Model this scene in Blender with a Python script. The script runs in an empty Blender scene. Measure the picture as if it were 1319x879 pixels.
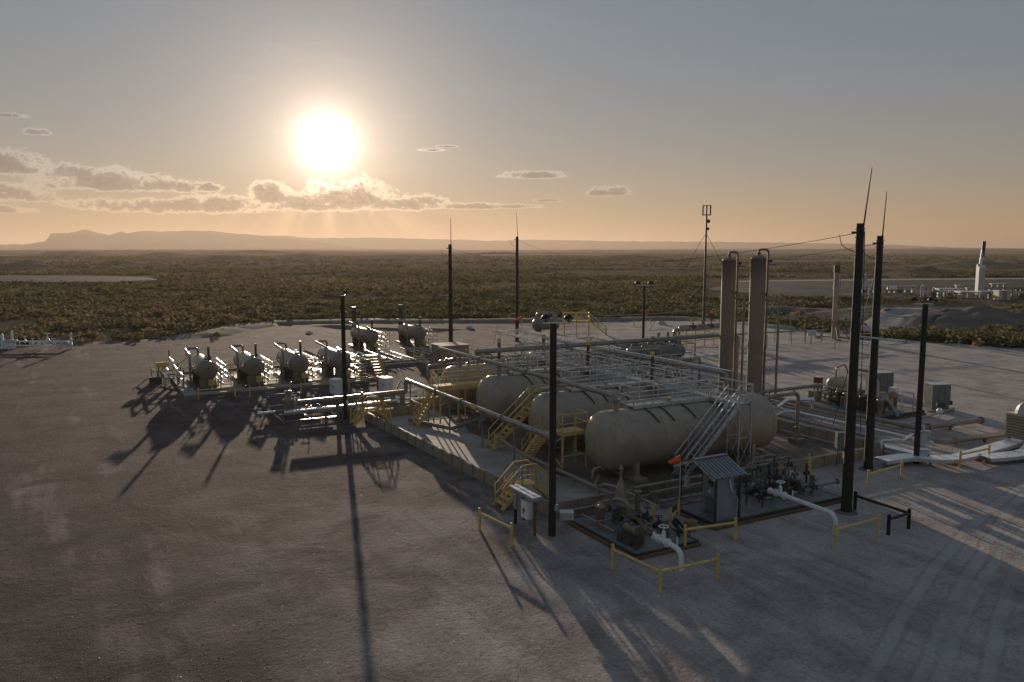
import bpy, bmesh, math, random
from math import radians, sin, cos, tan, pi, sqrt, atan2, hypot
from mathutils import Vector, Matrix, noise as mnoise
random.seed(7)
S = bpy.context.scene
COL = S.collection

# ------------------------------------------------------------------ camera
# plant frame: origin at the near corner of the containment wall, +X along its right-hand
# wall, +Y along its left-hand wall, metres
AL = radians(28.6)
CAM = (-18.203, -29.564, 12.0)
PITCH = math.atan(118.5 / 1026.0)
cam = bpy.data.objects.new('camera', bpy.data.cameras.new('camera'))
COL.objects.link(cam)
cam.location = CAM
cam.rotation_euler = (pi / 2 - PITCH, 0, -AL)
cam.data.sensor_width = 36.0
cam.data.lens = 1026.0 / 1319.0 * 36.0
cam.data.clip_start = 0.2
cam.data.clip_end = 90000
S.camera = cam

def world_xy(xc, yc):
    """right / forward metres from the camera foot -> plant frame"""
    return (CAM[0] + xc * cos(AL) + yc * sin(AL), CAM[1] - xc * sin(AL) + yc * cos(AL))

def at(u, v, z=0.0):
    """ground point (plant frame) seen at photo pixel u, v on the level z"""
    x = (u - 659.5) / 1026.0
    y = (439.5 - v) / 1026.0
    dz = -sin(PITCH) + y * cos(PITCH)
    t = (z - CAM[2]) / dz
    return world_xy(x * t, (cos(PITCH) + y * sin(PITCH)) * t)

# ------------------------------------------------------------------ light and sky
SUN_AZ, SUN_EL = radians(-12.82), radians(7.16)      # from the view axis, right positive
S.view_settings.view_transform = 'Standard'
S.view_settings.look = 'None'
S.view_settings.gamma = 1.0
S.view_settings.use_curve_mapping = False
S.view_settings.exposure = 0.85
sx, sy = sin(SUN_AZ) * cos(SUN_EL), cos(SUN_AZ) * cos(SUN_EL)
SUN = Vector((sx * cos(AL) + sy * sin(AL), -sx * sin(AL) + sy * cos(AL), sin(SUN_EL)))
sl = bpy.data.lights.new('sun', 'SUN')
sl.energy = 2.7
sl.angle = radians(0.53)
sl.color = (1.0, 0.80, 0.60)
so = bpy.data.objects.new('sun', sl)
COL.objects.link(so)
so.location = (0, 0, 60)
so.rotation_euler = SUN.to_track_quat('Z', 'Y').to_euler()

class E_:
    """tiny expression builder for shader math"""
    def __init__(s, nt, sock): s.nt, s.s = nt, sock
    def op(s, o, b=None, c=None, clamp=False):
        n = s.nt.nodes.new('ShaderNodeMath'); n.operation = o; n.use_clamp = clamp
        s.nt.links.new(s.s, n.inputs[0])
        for k, q in ((1, b), (2, c)):
            if q is None: continue
            if isinstance(q, E_): s.nt.links.new(q.s, n.inputs[k])
            else: n.inputs[k].default_value = q
        return E_(s.nt, n.outputs[0])
    def __add__(s, b): return s.op('ADD', b)
    def __sub__(s, b): return s.op('SUBTRACT', b)
    def __mul__(s, b): return s.op('MULTIPLY', b)
    def __truediv__(s, b): return s.op('DIVIDE', b)
    def mx(s, b): return s.op('MAXIMUM', b)
    def mn(s, b): return s.op('MINIMUM', b)
    def ss(s, lo, hi, a=0.0, b=1.0):
        n = s.nt.nodes.new('ShaderNodeMapRange'); n.interpolation_type = 'SMOOTHSTEP'
        s.nt.links.new(s.s, n.inputs[0])
        for k, q in enumerate((lo, hi, a, b)): n.inputs[k + 1].default_value = q
        return E_(s.nt, n.outputs[0])

def mixc(nt, fac, a, b, mode='MIX'):
    n = nt.nodes.new('ShaderNodeMix'); n.data_type = 'RGBA'; n.blend_type = mode
    n.clamp_factor = True
    for k, q in ((0, fac), (6, a), (7, b)):
        if isinstance(q, E_): nt.links.new(q.s, n.inputs[k])
        elif isinstance(q, bpy.types.NodeSocket): nt.links.new(q, n.inputs[k])
        elif k == 0: n.inputs[k].default_value = q
        else: n.inputs[k].default_value = (*q, 1) if len(q) == 3 else q
    return n.outputs[2]

def noise_node(nt, vec, scale, detail=4, rough=.55, w=None, dist=0.0):
    n = nt.nodes.new('ShaderNodeTexNoise')
    n.inputs['Scale'].default_value = scale
    n.inputs['Detail'].default_value = detail
    n.inputs['Roughness'].default_value = rough
    n.inputs['Distortion'].default_value = dist
    nt.links.new(vec, n.inputs['Vector'])
    return E_(nt, n.outputs[0])


SKY_STRENGTH = 0.05
CLOUDS = [  # azimuth, elevation of the flat base, half width, height above, depth below (degrees)
    (-30.2, 7.0, .62, .26, .16), (-31.9, 7.85, 1.2, .16, .1), (-32.4, 4.75, 2.6, 1.05, .3), (-26.9, 4.0, 3.6, .95, .34),
    (-28.6, 4.6, 1.7, .5, .3), (-23.0, 3.95, 2.3, .5, .28), (-32.4, 3.1, 2.5, .75, .3), (-32.6, 2.3, 1.7, .3, .16),
    (-23.6, 2.75, 4.6, .45, .42), (-19.6, 2.9, 3.0, .62, .5), (-20.6, 4.0, .8, .3, .2), (-14.2, 3.0, 4.6, .75, .42),
    (-12.0, 3.1, 2.7, 1.35, .5), (-10.6, 3.2, 2.2, 1.35, .45), (-16.7, 3.3, 1.3, 1.05, .5), (-8.0, 3.0, 2.9, .55, .32),
    (-5.9, 3.3, 1.2, .45, .3), (-3.0, 2.95, 2.4, .28, .16), (.2, 2.98, 1.6, .18, .13), (1.5, 5.1, 2.1, .34, .18),
    (6.9, 3.85, 1.5, .5, .17), (2.4, 3.4, 1.0, .1, .08), (-5.6, 6.85, .9, .12, .1), (-4.6, 7.1, .7, .1, .08)]

def build_world():
    w = bpy.data.worlds.new('World'); S.world = w; w.use_nodes = True
    nt = w.node_tree; nt.nodes.clear()
    L = nt.links.new
    out = nt.nodes.new('ShaderNodeOutputWorld')
    bg = nt.nodes.new('ShaderNodeBackground'); bg.inputs[1].default_value = SKY_STRENGTH
    L(bg.outputs[0], out.inputs[0])
    sky = nt.nodes.new('ShaderNodeTexSky'); sky.sky_type = 'NISHITA'
    sky.sun_disc = False
    sky.sun_elevation = SUN_EL
    sky.sun_rotation = atan2(SUN.x, SUN.y)
    sky.air_density = 1.0; sky.dust_density = 0.12; sky.ozone_density = 1.0
    sky.altitude = 900
    # dusty evening air: less saturated, warmer towards the horizon
    tc = nt.nodes.new('ShaderNodeTexCoord')
    dirv = tc.outputs['Generated']
    sep = nt.nodes.new('ShaderNodeSeparateXYZ'); L(dirv, sep.inputs[0])
    X, Y, Z = (E_(nt, sep.outputs[k]) for k in range(3))
    el = Z.op('ARCSINE') * (180 / pi)
    az = (X * cos(AL) - Y * sin(AL)).op('ARCTAN2', X * sin(AL) + Y * cos(AL)) * (180 / pi)
    hsv = nt.nodes.new('ShaderNodeHueSaturation'); hsv.inputs['Saturation'].default_value = .75
    L(sky.outputs[0], hsv.inputs['Color'])
    dim = mixc(nt, 1.0, hsv.outputs[0], (.25, .25, .25), 'MULTIPLY')
    veil = nt.nodes.new('ShaderNodeVectorMath'); veil.operation = 'ADD'      # even light of the dusty air
    L(dim, veil.inputs[0]); veil.inputs[1].default_value = (.054 / SKY_STRENGTH, .074 / SKY_STRENGTH, .095 / SKY_STRENGTH)
    band = nt.nodes.new('ShaderNodeVectorMath'); band.operation = 'SCALE'    # dust along the whole horizon
    band.inputs[0].default_value = (.100 / SKY_STRENGTH, .048 / SKY_STRENGTH, .010 / SKY_STRENGTH)
    L((el.mx(0.0) * (-1 / 6.5)).op('EXPONENT').s, band.inputs['Scale'])
    redden = mixc(nt, (el.mx(0.0) * (-1 / 5.0)).op('EXPONENT'), (1, 1, 1), (1.1, .70, .42))
    vr = mixc(nt, 1.0, veil.outputs[0], redden, 'MULTIPLY')
    base = nt.nodes.new('ShaderNodeVectorMath'); base.operation = 'ADD'
    L(vr, base.inputs[0]); L(band.outputs[0], base.inputs[1])
    col = base.outputs[0]
    # light scattered forward around the sun
    dv = nt.nodes.new('ShaderNodeVectorMath'); dv.operation = 'DOT_PRODUCT'
    L(dirv, dv.inputs[0]); dv.inputs[1].default_value = SUN
    th = E_(nt, dv.outputs['Value']).mn(1.0).op('ARCCOSINE') * (180 / pi)
    g1 = (th * (-1 / 3.5)).op('EXPONENT') * (.78 / SKY_STRENGTH)
    g2 = ((th * th) * (-1 / 3.4)).op('EXPONENT') * (.68 / SKY_STRENGTH)
    g3 = (th * (-1 / 15.0)).op('EXPONENT') * (.035 / SKY_STRENGTH)
    low = el.ss(-1.0, 6.5, .10, 1)
    g1 = g1 * low; g3 = g3 * low
    def tint(g, c):
        n = nt.nodes.new('ShaderNodeVectorMath'); n.operation = 'SCALE'
        n.inputs[0].default_value = c; L(g.s, n.inputs['Scale']); return n.outputs[0]
    def addv(a, b):
        n = nt.nodes.new('ShaderNodeVectorMath'); n.operation = 'ADD'; L(a, n.inputs[0]); L(b, n.inputs[1]); return n.outputs[0]
    glow = addv(addv(tint(g1, (1, .72, .49)), tint(g2, (1, .93, .82))), tint(g3, (1, .78, .55)))
    clear = addv(col, glow)
    # clouds at their places in the sky, broken up by noise
    cv = nt.nodes.new('ShaderNodeCombineXYZ'); L(az.s, cv.inputs[0]); L((el * 1.35).s, cv.inputs[1])
    n1 = noise_node(nt, cv.outputs[0], .62, 9, .58, dist=.2)
    n2 = noise_node(nt, cv.outputs[0], 2.6, 6, .6, dist=.4)
    m = None
    for ca, ce, cw, ch, cd in CLOUDS:
        dx = (az - ca) / (cw * 1.12)
        dy = el - ce
        dyn = (dy / (ch * 1.12)).mx(dy * (-1 / cd))
        q = (dx * dx + dyn * dyn) * -1 + 1
        m = q if m is None else m.mx(q)
    n3 = noise_node(nt, cv.outputs[0], 9.0, 4, .6)
    d = m.mx(-1.6) + (n1 - .5) * 3.0 + (n2 - .5) * 2.4 + (n3 - .5) * .25 + .30
    alpha = d.ss(-.12, .55)
    core = d.ss(.26, 1.15) * (n2.ss(.75, .25, .72, 1.0))
    nearsun = th.ss(3, 22, 1, 0)
    rimk = th.ss(2, 24, 1.85, 1.5)
    rimn = nt.nodes.new('ShaderNodeVectorMath'); rimn.operation = 'SCALE'; L(clear, rimn.inputs[0]); L(rimk.s, rimn.inputs['Scale'])
    rim = rimn.outputs[0]
    dark = mixc(nt, nearsun, (.095 / SKY_STRENGTH, .080 / SKY_STRENGTH, .073 / SKY_STRENGTH),
                (.145 / SKY_STRENGTH, .106 / SKY_STRENGTH, .080 / SKY_STRENGTH))
    dark = mixc(nt, .14, dark, clear)
    ccol = mixc(nt, core, rim, dark)
    # sunbeams fanning out below the cloud bank
    phi = (az - degrees_(SUN_AZ)).op('ARCTAN2', el - degrees_(SUN_EL))
    pv = nt.nodes.new('ShaderNodeCombineXYZ'); L((phi * 1.0).s, pv.inputs[0])
    nb = noise_node(nt, pv.outputs[0], 3.6, 2, .5)
    ccv = nt.nodes.new('ShaderNodeCombineXYZ'); L((az * .13 + el * .05).s, ccv.inputs[0]); L((el * .75).s, ccv.inputs[1])   # thin high streaks
    cir = noise_node(nt, ccv.outputs[0], 1.0, 7, .62, dist=.8).ss(.52, .80) * el.ss(1, 8) * .09
    beam = (nb.ss(.42, .64) - .45) * el.ss(3.0, 2.2) * el.ss(-.2, .3) * th.ss(4, 14, 1, 0)
    n = nt.nodes.new('ShaderNodeVectorMath'); n.operation = 'SCALE'
    L(clear, n.inputs[0]); L((beam * .34 + 1 + cir).s, n.inputs['Scale'])
    final = mixc(nt, alpha * .94, n.outputs[0], ccol)
    L(final, bg.inputs[0])
degrees_ = math.degrees
build_world()

S.cycles.max_bounces = 6
S.cycles.volume_bounces = 0
S.cycles.transparent_max_bounces = 8
S.cycles.sample_clamp_indirect = 6.0
S.cycles.use_denoising = True

# ------------------------------------------------------------------ materials
def mat(name, col, rough=.6, metal=0.0, var=.18, scale=1.5, bump=0.0, bscale=30, dirt=None, dirt_amt=.0, spec=.5, streak=None, streak_amt=0.0):
    """procedural paint / metal / concrete with blotches, dust and fine relief"""
    m = bpy.data.materials.new(name); m.use_nodes = True
    nt = m.node_tree
    b = nt.nodes['Principled BSDF']
    tc = nt.nodes.new('ShaderNodeTexCoord')
    v = tc.outputs['Object']
    n1 = noise_node(nt, v, scale, 6, .6)
    c = mixc(nt, n1.ss(.3, .7), [x * (1 - var) for x in col], [min(1, x * (1 + var)) for x in col])
    if dirt:
        n2 = noise_node(nt, v, scale * 2.7, 7, .68, dist=.6)
        c = mixc(nt, n2.ss(.5, .72) * dirt_amt, c, dirt)
    if streak:                                             # vertical runs of rust, dust or grain
        mp = nt.nodes.new('ShaderNodeMapping'); mp.inputs['Scale'].default_value = (5.5, 5.5, .35)
        nt.links.new(v, mp.inputs['Vector'])
        n4 = noise_node(nt, mp.outputs[0], 1.0, 5, .65)
        c = mixc(nt, n4.ss(.52, .72) * streak_amt, c, streak)
    nt.links.new(c, b.inputs['Base Color'])
    r = n1.ss(.25, .75, max(.05, rough - .1), min(1, rough + .1))
    nt.links.new(r.s, b.inputs['Roughness'])
    b.inputs['Metallic'].default_value = metal
    b.inputs['Specular IOR Level'].default_value = spec
    if bump:
        n3 = noise_node(nt, v, bscale, 4, .6)
        bn = nt.nodes.new('ShaderNodeBump'); bn.inputs['Strength'].default_value = bump
        bn.inputs['Distance'].default_value = .02
        nt.links.new(n3.s, bn.inputs['Height']); nt.links.new(bn.outputs[0], b.inputs['Normal'])
    return m

DUST = (.30, .25, .20)
M = dict(
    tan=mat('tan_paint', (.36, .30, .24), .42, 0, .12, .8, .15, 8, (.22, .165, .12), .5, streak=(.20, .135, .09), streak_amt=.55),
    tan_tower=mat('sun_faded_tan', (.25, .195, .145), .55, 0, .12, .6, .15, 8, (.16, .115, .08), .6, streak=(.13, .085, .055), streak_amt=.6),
    tan_heater=mat('heater_tan', (.25, .21, .165), .38, .1, .15, .9, .15, 8, (.12, .09, .07), .6),  # darker tan for the heaters, with dark blotches
    tan_dark=mat('weathered_tan_paint', (.20, .165, .125), .55, 0, .2, 2, .2, 20, (.10, .07, .05), .6),
    wall=mat('containment_panel', (.30, .25, .19), .65, 0, .16, 1.2, .1, 10, (.16, .12, .09), .6),
    black=mat('dark_timber', (.026, .021, .018), .75, 0, .4, 3, .5, 25, streak=(.06, .045, .035), streak_amt=.6),
    steel_black=mat('dark_steel', (.018, .016, .016), .5, .2, .3, 3),
    yellow=mat('safety_yellow', (.66, .46, .16), .5, 0, .18, 3, .1, 20, (.25, .16, .06), .5),
    galv=mat('galvanised_steel', (.56, .575, .58), .32, .6, .15, 4, .05, 30),
    pipe=mat('pipe_grey', (.27, .255, .23), .33, .35, .18, 3, .05, 30, (.18, .13, .09), .5),
    pipe_tan=mat('pipe_tan', (.27, .225, .175), .36, .15, .18, 3, .05, 30, (.16, .11, .08), .5),
    bright=mat('bare_aluminium', (.74, .75, .77), .30, .8, .08, 3),
    tray=mat('sky_white_metal', (.88, .88, .88), .30, .15, .04, 2),  # near-white base colour stands in for sky reflected in the metal
    white=mat('white_paint', (.74, .75, .76), .42, 0, .07, 3, 0, 0, (.5, .44, .38), .4),
    grey=mat('grey_enamel', (.27, .285, .30), .42, .1, .1, 2, .05, 20, (.14, .12, .11), .4),
    light_grey=mat('light_grey_enamel', (.50, .51, .52), .42, .1, .08, 2),
    teal=mat('grey_green_paint', (.15, .18, .165), .45, .1, .15, 2, .05, 15, (.10, .09, .07), .5),
    roof=mat('dull_metal_roof', (.26, .27, .28), .42, .55, .15, 2),
    dark=mat('dark_equipment', (.065, .06, .055), .5, .2, .3, 4, .2, 20, (.10, .07, .05), .5),
    rust=mat('rusty_brown', (.15, .085, .05), .8, 0, .3, 4, .3, 30),
    concrete=mat('concrete', (.34, .305, .27), .8, 0, .25, .35, .3, 12, (.19, .16, .14), .8),
    grating=mat('walkway_grating', (.27, .28, .285), .5, .5, .15, 6, .3, 40),
    soil=mat('packed_soil', (.17, .135, .112), .95, 0, .3, .6, .5, 9, (.10, .08, .065), .7, spec=.1),
    dark_red=mat('dull_red_paint', (.16, .03, .025), .6, 0, .2, 3),
    orange=mat('orange_fabric', (.80, .11, .03), .7, 0, .1, 3),
    red=mat('red_paint', (.38, .04, .03), .6, 0, .15, 3),
    blue=mat('blue_paint', (.03, .10, .22), .5, 0, .15, 3),
    rubber=mat('black_rubber', (.02, .02, .02), .6, 0, .2, 3),
    skid=mat('skid_deck', (.20, .205, .21), .6, .2, .2, 2, .2, 20, (.08, .07, .06), .6),
    glass=mat('lamp_glass', (.45, .45, .42), .12, .3, .1, 3),
    cream=mat('cream_siding', (.60, .53, .42), .7, 0, .1, 1),
)

# ------------------------------------------------------------------ mesh building
class MB:
    def __init__(s): s.v, s.f, s.sm = [], [], []
    def add(s, vs, fs, smooth=False):
        o = len(s.v); s.v += [tuple(p) for p in vs]
        for q in fs:
            s.f.append(tuple(o + k for k in q)); s.sm.append(smooth)
        return s
    def box(s, c, d, rz=0.0):
        cx, cy, cz = c; x, y, z = d[0] / 2, d[1] / 2, d[2] / 2
        vs = [(i * x, j * y, k * z) for k in (-1, 1) for j in (-1, 1) for i in (-1, 1)]
        cr, sr = cos(rz), sin(rz)
        vs = [(cx + p[0] * cr - p[1] * sr, cy + p[0] * sr + p[1] * cr, cz + p[2]) for p in vs]
        return s.add(vs, [(0, 2, 3, 1), (4, 5, 7, 6), (0, 1, 5, 4), (2, 6, 7, 3), (0, 4, 6, 2), (1, 3, 7, 5)])
    def beam(s, p, q, w, h=None, up=(0, 0, 1)):
        h = h or w
        p, q = Vector(p), Vector(q); d = (q - p).normalized()
        u = Vector(up)
        if abs(d.dot(u)) > .98: u = Vector((1, 0, 0))
        a = d.cross(u).normalized() * w / 2; b = a.cross(d).normalized() * h / 2
        vs = [e + a * i + b * j for e in (p, q) for i, j in ((-1, -1), (1, -1), (1, 1), (-1, 1))]
        return s.add(vs, [(3, 2, 1, 0), (4, 5, 6, 7), (0, 1, 5, 4), (1, 2, 6, 5), (2, 3, 7, 6), (3, 0, 4, 7)])
    def cyl(s, p, q, r, r1=None, n=10, caps=True):
        r1 = r if r1 is None else r1
        p, q = Vector(p), Vector(q); d = (q - p).normalized()
        u = Vector((0, 0, 1)) if abs(d.z) < .9 else Vector((1, 0, 0))
        a = d.cross(u).normalized(); b = d.cross(a)
        ring = [(a * cos(2 * pi * k / n) + b * sin(2 * pi * k / n)) for k in range(n)]
        vs = [p + x * r for x in ring] + [q + x * r1 for x in ring]
        s.add(vs, [(k, n + k, n + (k + 1) % n, (k + 1) % n) for k in range(n)], True)
        if caps:
            s.add([p + x * r for x in ring], [tuple(range(n))])
            s.add([q + x * r1 for x in ring], [tuple(reversed(range(n)))])
        return s
    def tube(s, pts, r, n=8, bend=None, seg=4):
        pts = [Vector(p) for p in pts]
        bend = bend or r * 2.5
        path = [pts[0]]
        for k in range(1, len(pts) - 1):
            a, c, b = pts[k - 1], pts[k], pts[k + 1]
            da, db = (a - c), (b - c)
            t = min(bend, da.length * .49, db.length * .49)
            p0, p1 = c + da.normalized() * t, c + db.normalized() * t
            for i in range(seg + 1):
                f = i / seg
                path.append(p0 * (1 - f) ** 2 + c * 2 * f * (1 - f) + p1 * f ** 2)
        path.append(pts[-1])
        vs, fs = [], []
        prev = None
        m = len(path)
        for k, p in enumerate(path):
            d = (path[min(k + 1, m - 1)] - path[max(k - 1, 0)]).normalized()
            if prev is None:
                u = Vector((0, 0, 1)) if abs(d.z) < .9 else Vector((1, 0, 0))
                a = d.cross(u).normalized()
            else:
                a = (prev - d * prev.dot(d)).normalized()
            prev = a; b = d.cross(a)
            vs += [p + (a * cos(2 * pi * i / n) + b * sin(2 * pi * i / n)) * r for i in range(n)]
        for k in range(m - 1):
            for i in range(n):
                j = (i + 1) % n
                fs.append((k * n + i, (k + 1) * n + i, (k + 1) * n + j, k * n + j))
        s.add(vs, fs, True)
        s.add(vs[:n], [tuple(range(n))]); s.add(vs[-n:], [tuple(reversed(range(n)))])
        return s
    def lathe(s, o, axis, prof, n=24, smooth=True):
        o, d = Vector(o), Vector(axis).normalized()
        u = Vector((0, 0, 1)) if abs(d.z) < .9 else Vector((1, 0, 0))
        a = d.cross(u).normalized(); b = d.cross(a)
        vs, fs = [], []
        for x, r in prof:
            vs += [o + d * x + (a * cos(2 * pi * i / n) + b * sin(2 * pi * i / n)) * r for i in range(n)]
        for k in range(len(prof) - 1):
            for i in range(n):
                j = (i + 1) % n
                fs.append((k * n + i, (k + 1) * n + i, (k + 1) * n + j, k * n + j))
        return s.add(vs, fs, smooth)
    def sphere(s, c, r, n=10, sz=1.0):
        return s.lathe(Vector(c) - Vector((0, 0, r * sz)), (0, 0, 1),
                       [(r * sz * (1 - cos(pi * k / 6)), max(1e-4, r * sin(pi * k / 6))) for k in range(7)], n)
    def ring(s, c, axis, R, r, n=14, m=5):
        c, d = Vector(c), Vector(axis).normalized()
        u = Vector((0, 0, 1)) if abs(d.z) < .9 else Vector((1, 0, 0))
        a = d.cross(u).normalized(); b = d.cross(a)
        vs, fs = [], []
        for i in range(n):
            e = a * cos(2 * pi * i / n) + b * sin(2 * pi * i / n)
            vs += [c + e * (R + r * cos(2 * pi * k / m)) + d * r * sin(2 * pi * k / m) for k in range(m)]
        for i in range(n):
            for k in range(m):
                fs.append((i * m + k, ((i + 1) % n) * m + k, ((i + 1) % n) * m + (k + 1) % m, i * m + (k + 1) % m))
        return s.add(vs, fs, True)
    def mesh(s, name, material, off=(0, 0, 0)):
        me = bpy.data.meshes.new(name)
        ox, oy, oz = off
        me.from_pydata([(p[0] - ox, p[1] - oy, p[2] - oz) for p in s.v], [], s.f)
        me.polygons.foreach_set('use_smooth', s.sm)
        me.materials.append(M[material] if isinstance(material, str) else material)
        me.update()
        return me

def base_of(o):
    p = Vector((0, 0, 0))
    while o is not None:
        p += o.location; o = o.parent
    return p

def tag(o, label, cat, group=None):
    o['label'] = label; o['category'] = cat
    if group: o['group'] = group
    return o

def thing(name, label, cat, loc, group=None):
    o = bpy.data.objects.new(name, None); COL.objects.link(o)
    o.location = loc; o.empty_display_size = .3
    return tag(o, label, cat, group)

def part(name, mb, material, parent, label=None):
    o = bpy.data.objects.new(name, mb.mesh(name, material, base_of(parent)))
    COL.objects.link(o); o.parent = parent
    if label: o['label'] = label
    return o

def part_copy(o, shift, parent=None):
    c = o.copy(); COL.objects.link(c); c.parent = parent or o.parent
    c.location = o.location + Vector(shift)
    return c

def single(name, mb, material, label, cat, loc=(0, 0, 0), group=None, local=False):
    o = bpy.data.objects.new(name, mb.mesh(name, material, loc)); COL.objects.link(o)
    o.location = loc
    return tag(o, label, cat, group)

def structure(name, mb, material, loc=(0, 0, 0), parent=None):
    o = bpy.data.objects.new(name, mb.mesh(name, material, loc)); COL.objects.link(o)
    o.location = loc
    o['kind'] = 'structure'
    return o

def kids(o): return [c for c in bpy.data.objects if c.parent == o]

def copy_thing(o, loc, label, rz=0.0):
    c = o.copy(); COL.objects.link(c); c.location = loc; c.rotation_euler = (0, 0, rz); c['label'] = label
    for ch in CH[o]:
        d = ch.copy(); COL.objects.link(d); d.parent = c
        for g in CH.get(ch, ()):
            e = g.copy(); COL.objects.link(e); e.parent = d
    return c
CH = {}
def index_children(o):
    """remember a finished thing's parts so that copies do not search the whole scene"""
    CH[o] = kids(o)
    for ch in CH[o]: CH[ch] = kids(ch)

def fbm(x, y, s, o=4):
    t, a, q = 0.0, 1.0, 0.0
    for _ in range(o):
        t += a * mnoise.noise((x * s, y * s, 3.7)); q += a; a *= .5; s *= 2.1
    return t / q

# ------------------------------------------------------------------ the land
import numpy as np
EDGE_PX = [(-500, 500), (-260, 468), (-90, 452), (0, 446), (60, 444), (120, 441), (180, 439), (215, 436), (260, 430), (300, 422),
           (345, 416.5), (400, 414), (470, 413), (560, 412.5), (640, 412.5), (720, 412), (800, 411), (870, 409), (920, 411), (960, 416),
           (1000, 422), (1040, 427), (1090, 431), (1140, 436), (1200, 442), (1260, 446), (1319, 450), (1420, 458), (1560, 470), (1800, 500)]
def polar(u, v):
    x, y = at(u, v); dx, dy = x - CAM[0], y - CAM[1]
    return atan2(dx * cos(AL) - dy * sin(AL), dx * sin(AL) + dy * cos(AL)), hypot(dx, dy)
def from_polar(az, D):
    return world_xy(D * sin(az), D * cos(az))
_e = sorted(polar(u, v) for u, v in EDGE_PX)
EA, ED = np.array([p[0] for p in _e]), np.array([p[1] for p in _e])
def edge_dist(az):
    w = 1.0 * mnoise.noise((az * 40, 1.3, 0)) + .6 * mnoise.noise((az * 130, 7.3, 0))
    return float(np.interp(az, EA, ED)) + w

def zone_flat(az, D):
    """1 where the neighbouring pads are graded level"""
    if abs(az) > .8 or D < 110: return 0.0
    u = tan(az) * 1026 * 1.0066 + 659.5
    row = 321 + 12 * 1026 / (D * cos(az)) * .987
    def box(u0, u1, r0, r1):
        return max(0, min(1, (u - u0) / 12 + 1, (u1 - u) / 12 + 1, (row - r0) / 2.5 + 1, (r1 - row) / 2.5 + 1))
    return max(box(890, 1700, 358.5, 390), box(-400, 215, 355.5, 367))
def terrain_h(az, D, x, y):
    e = edge_dist(az) if abs(az) < .8 else 70.0
    k = min(1.0, max(0.0, (D - e - 1.0) / 25))
    h = -.12 + k * (.12 + .9 * fbm(x, y, 1 / 60.0, 3))
    zf = zone_flat(az, D)
    h = h * (1 - zf) + .55 * zf
    if D > 500:
        k2 = min(1.0, (D - 500) / 1800)
        h += k2 * (8.0 * fbm(x + 500, y, 1 / 900.0, 4) + 5.0 * max(0.0, fbm(x, y + 900, 1 / 420.0, 3)))
    if D > 1500:
        right = 1 / (1 + math.exp(-(az - .10) * 14))
        s = min(1.0, (D - 1500) / 4000); s = s * s * (3 - 2 * s)
        h += s * (5 + 8.5 * right)
        left = math.exp(-((az + .40) / .20) ** 2)
        h += min(1, (D - 1500) / 900) * left * max(0, 11 * fbm(x * .6, y, 1 / 1300.0, 3) + 3)
    return h

def plain_material():
    m = bpy.data.materials.new('desert_plain'); m.use_nodes = True
    nt = m.node_tree; b = nt.nodes['Principled BSDF']
    v = nt.nodes.new('ShaderNodeTexCoord').outputs['Object']
    a = noise_node(nt, v, .9, 6, .65); c = noise_node(nt, v, .06, 6, .6); d = noise_node(nt, v, .006, 6, .62); e = noise_node(nt, v, .0011, 5, .6)
    k1 = mixc(nt, c.ss(.38, .62), (.125, .105, .066), (.225, .175, .125))
    k2 = mixc(nt, a.ss(.45, .7), k1, (.30, .24, .18))
    k3 = mixc(nt, d.ss(.44, .60) * .7, k2, (.095, .08, .055))
    k4 = mixc(nt, e.ss(.46, .58) * .6, k3, (.32, .255, .195))
    nt.links.new(k4, b.inputs['Base Color'])
    b.inputs['Roughness'].default_value = 1.0; b.inputs['Specular IOR Level'].default_value = 0.0
    bn = nt.nodes.new('ShaderNodeBump'); bn.inputs['Strength'].default_value = .6; bn.inputs['Distance'].default_value = .5
    nt.links.new((a * .35 + c * 2.0).s, bn.inputs['Height']); nt.links.new(bn.outputs[0], b.inputs['Normal'])
    return m
M['plain'] = plain_material()

def circle3(p, q, r):
    (ax, ay), (bx, by), (cx, cy) = p, q, r
    d = 2 * (ax * (by - cy) + bx * (cy - ay) + cx * (ay - by))
    ux = ((ax * ax + ay * ay) * (by - cy) + (bx * bx + by * by) * (cy - ay) + (cx * cx + cy * cy) * (ay - by)) / d
    uy = ((ax * ax + ay * ay) * (cx - bx) + (bx * bx + by * by) * (ax - cx) + (cx * cx + cy * cy) * (bx - ax)) / d
    return ux, uy, hypot(ax - ux, ay - uy)

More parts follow.
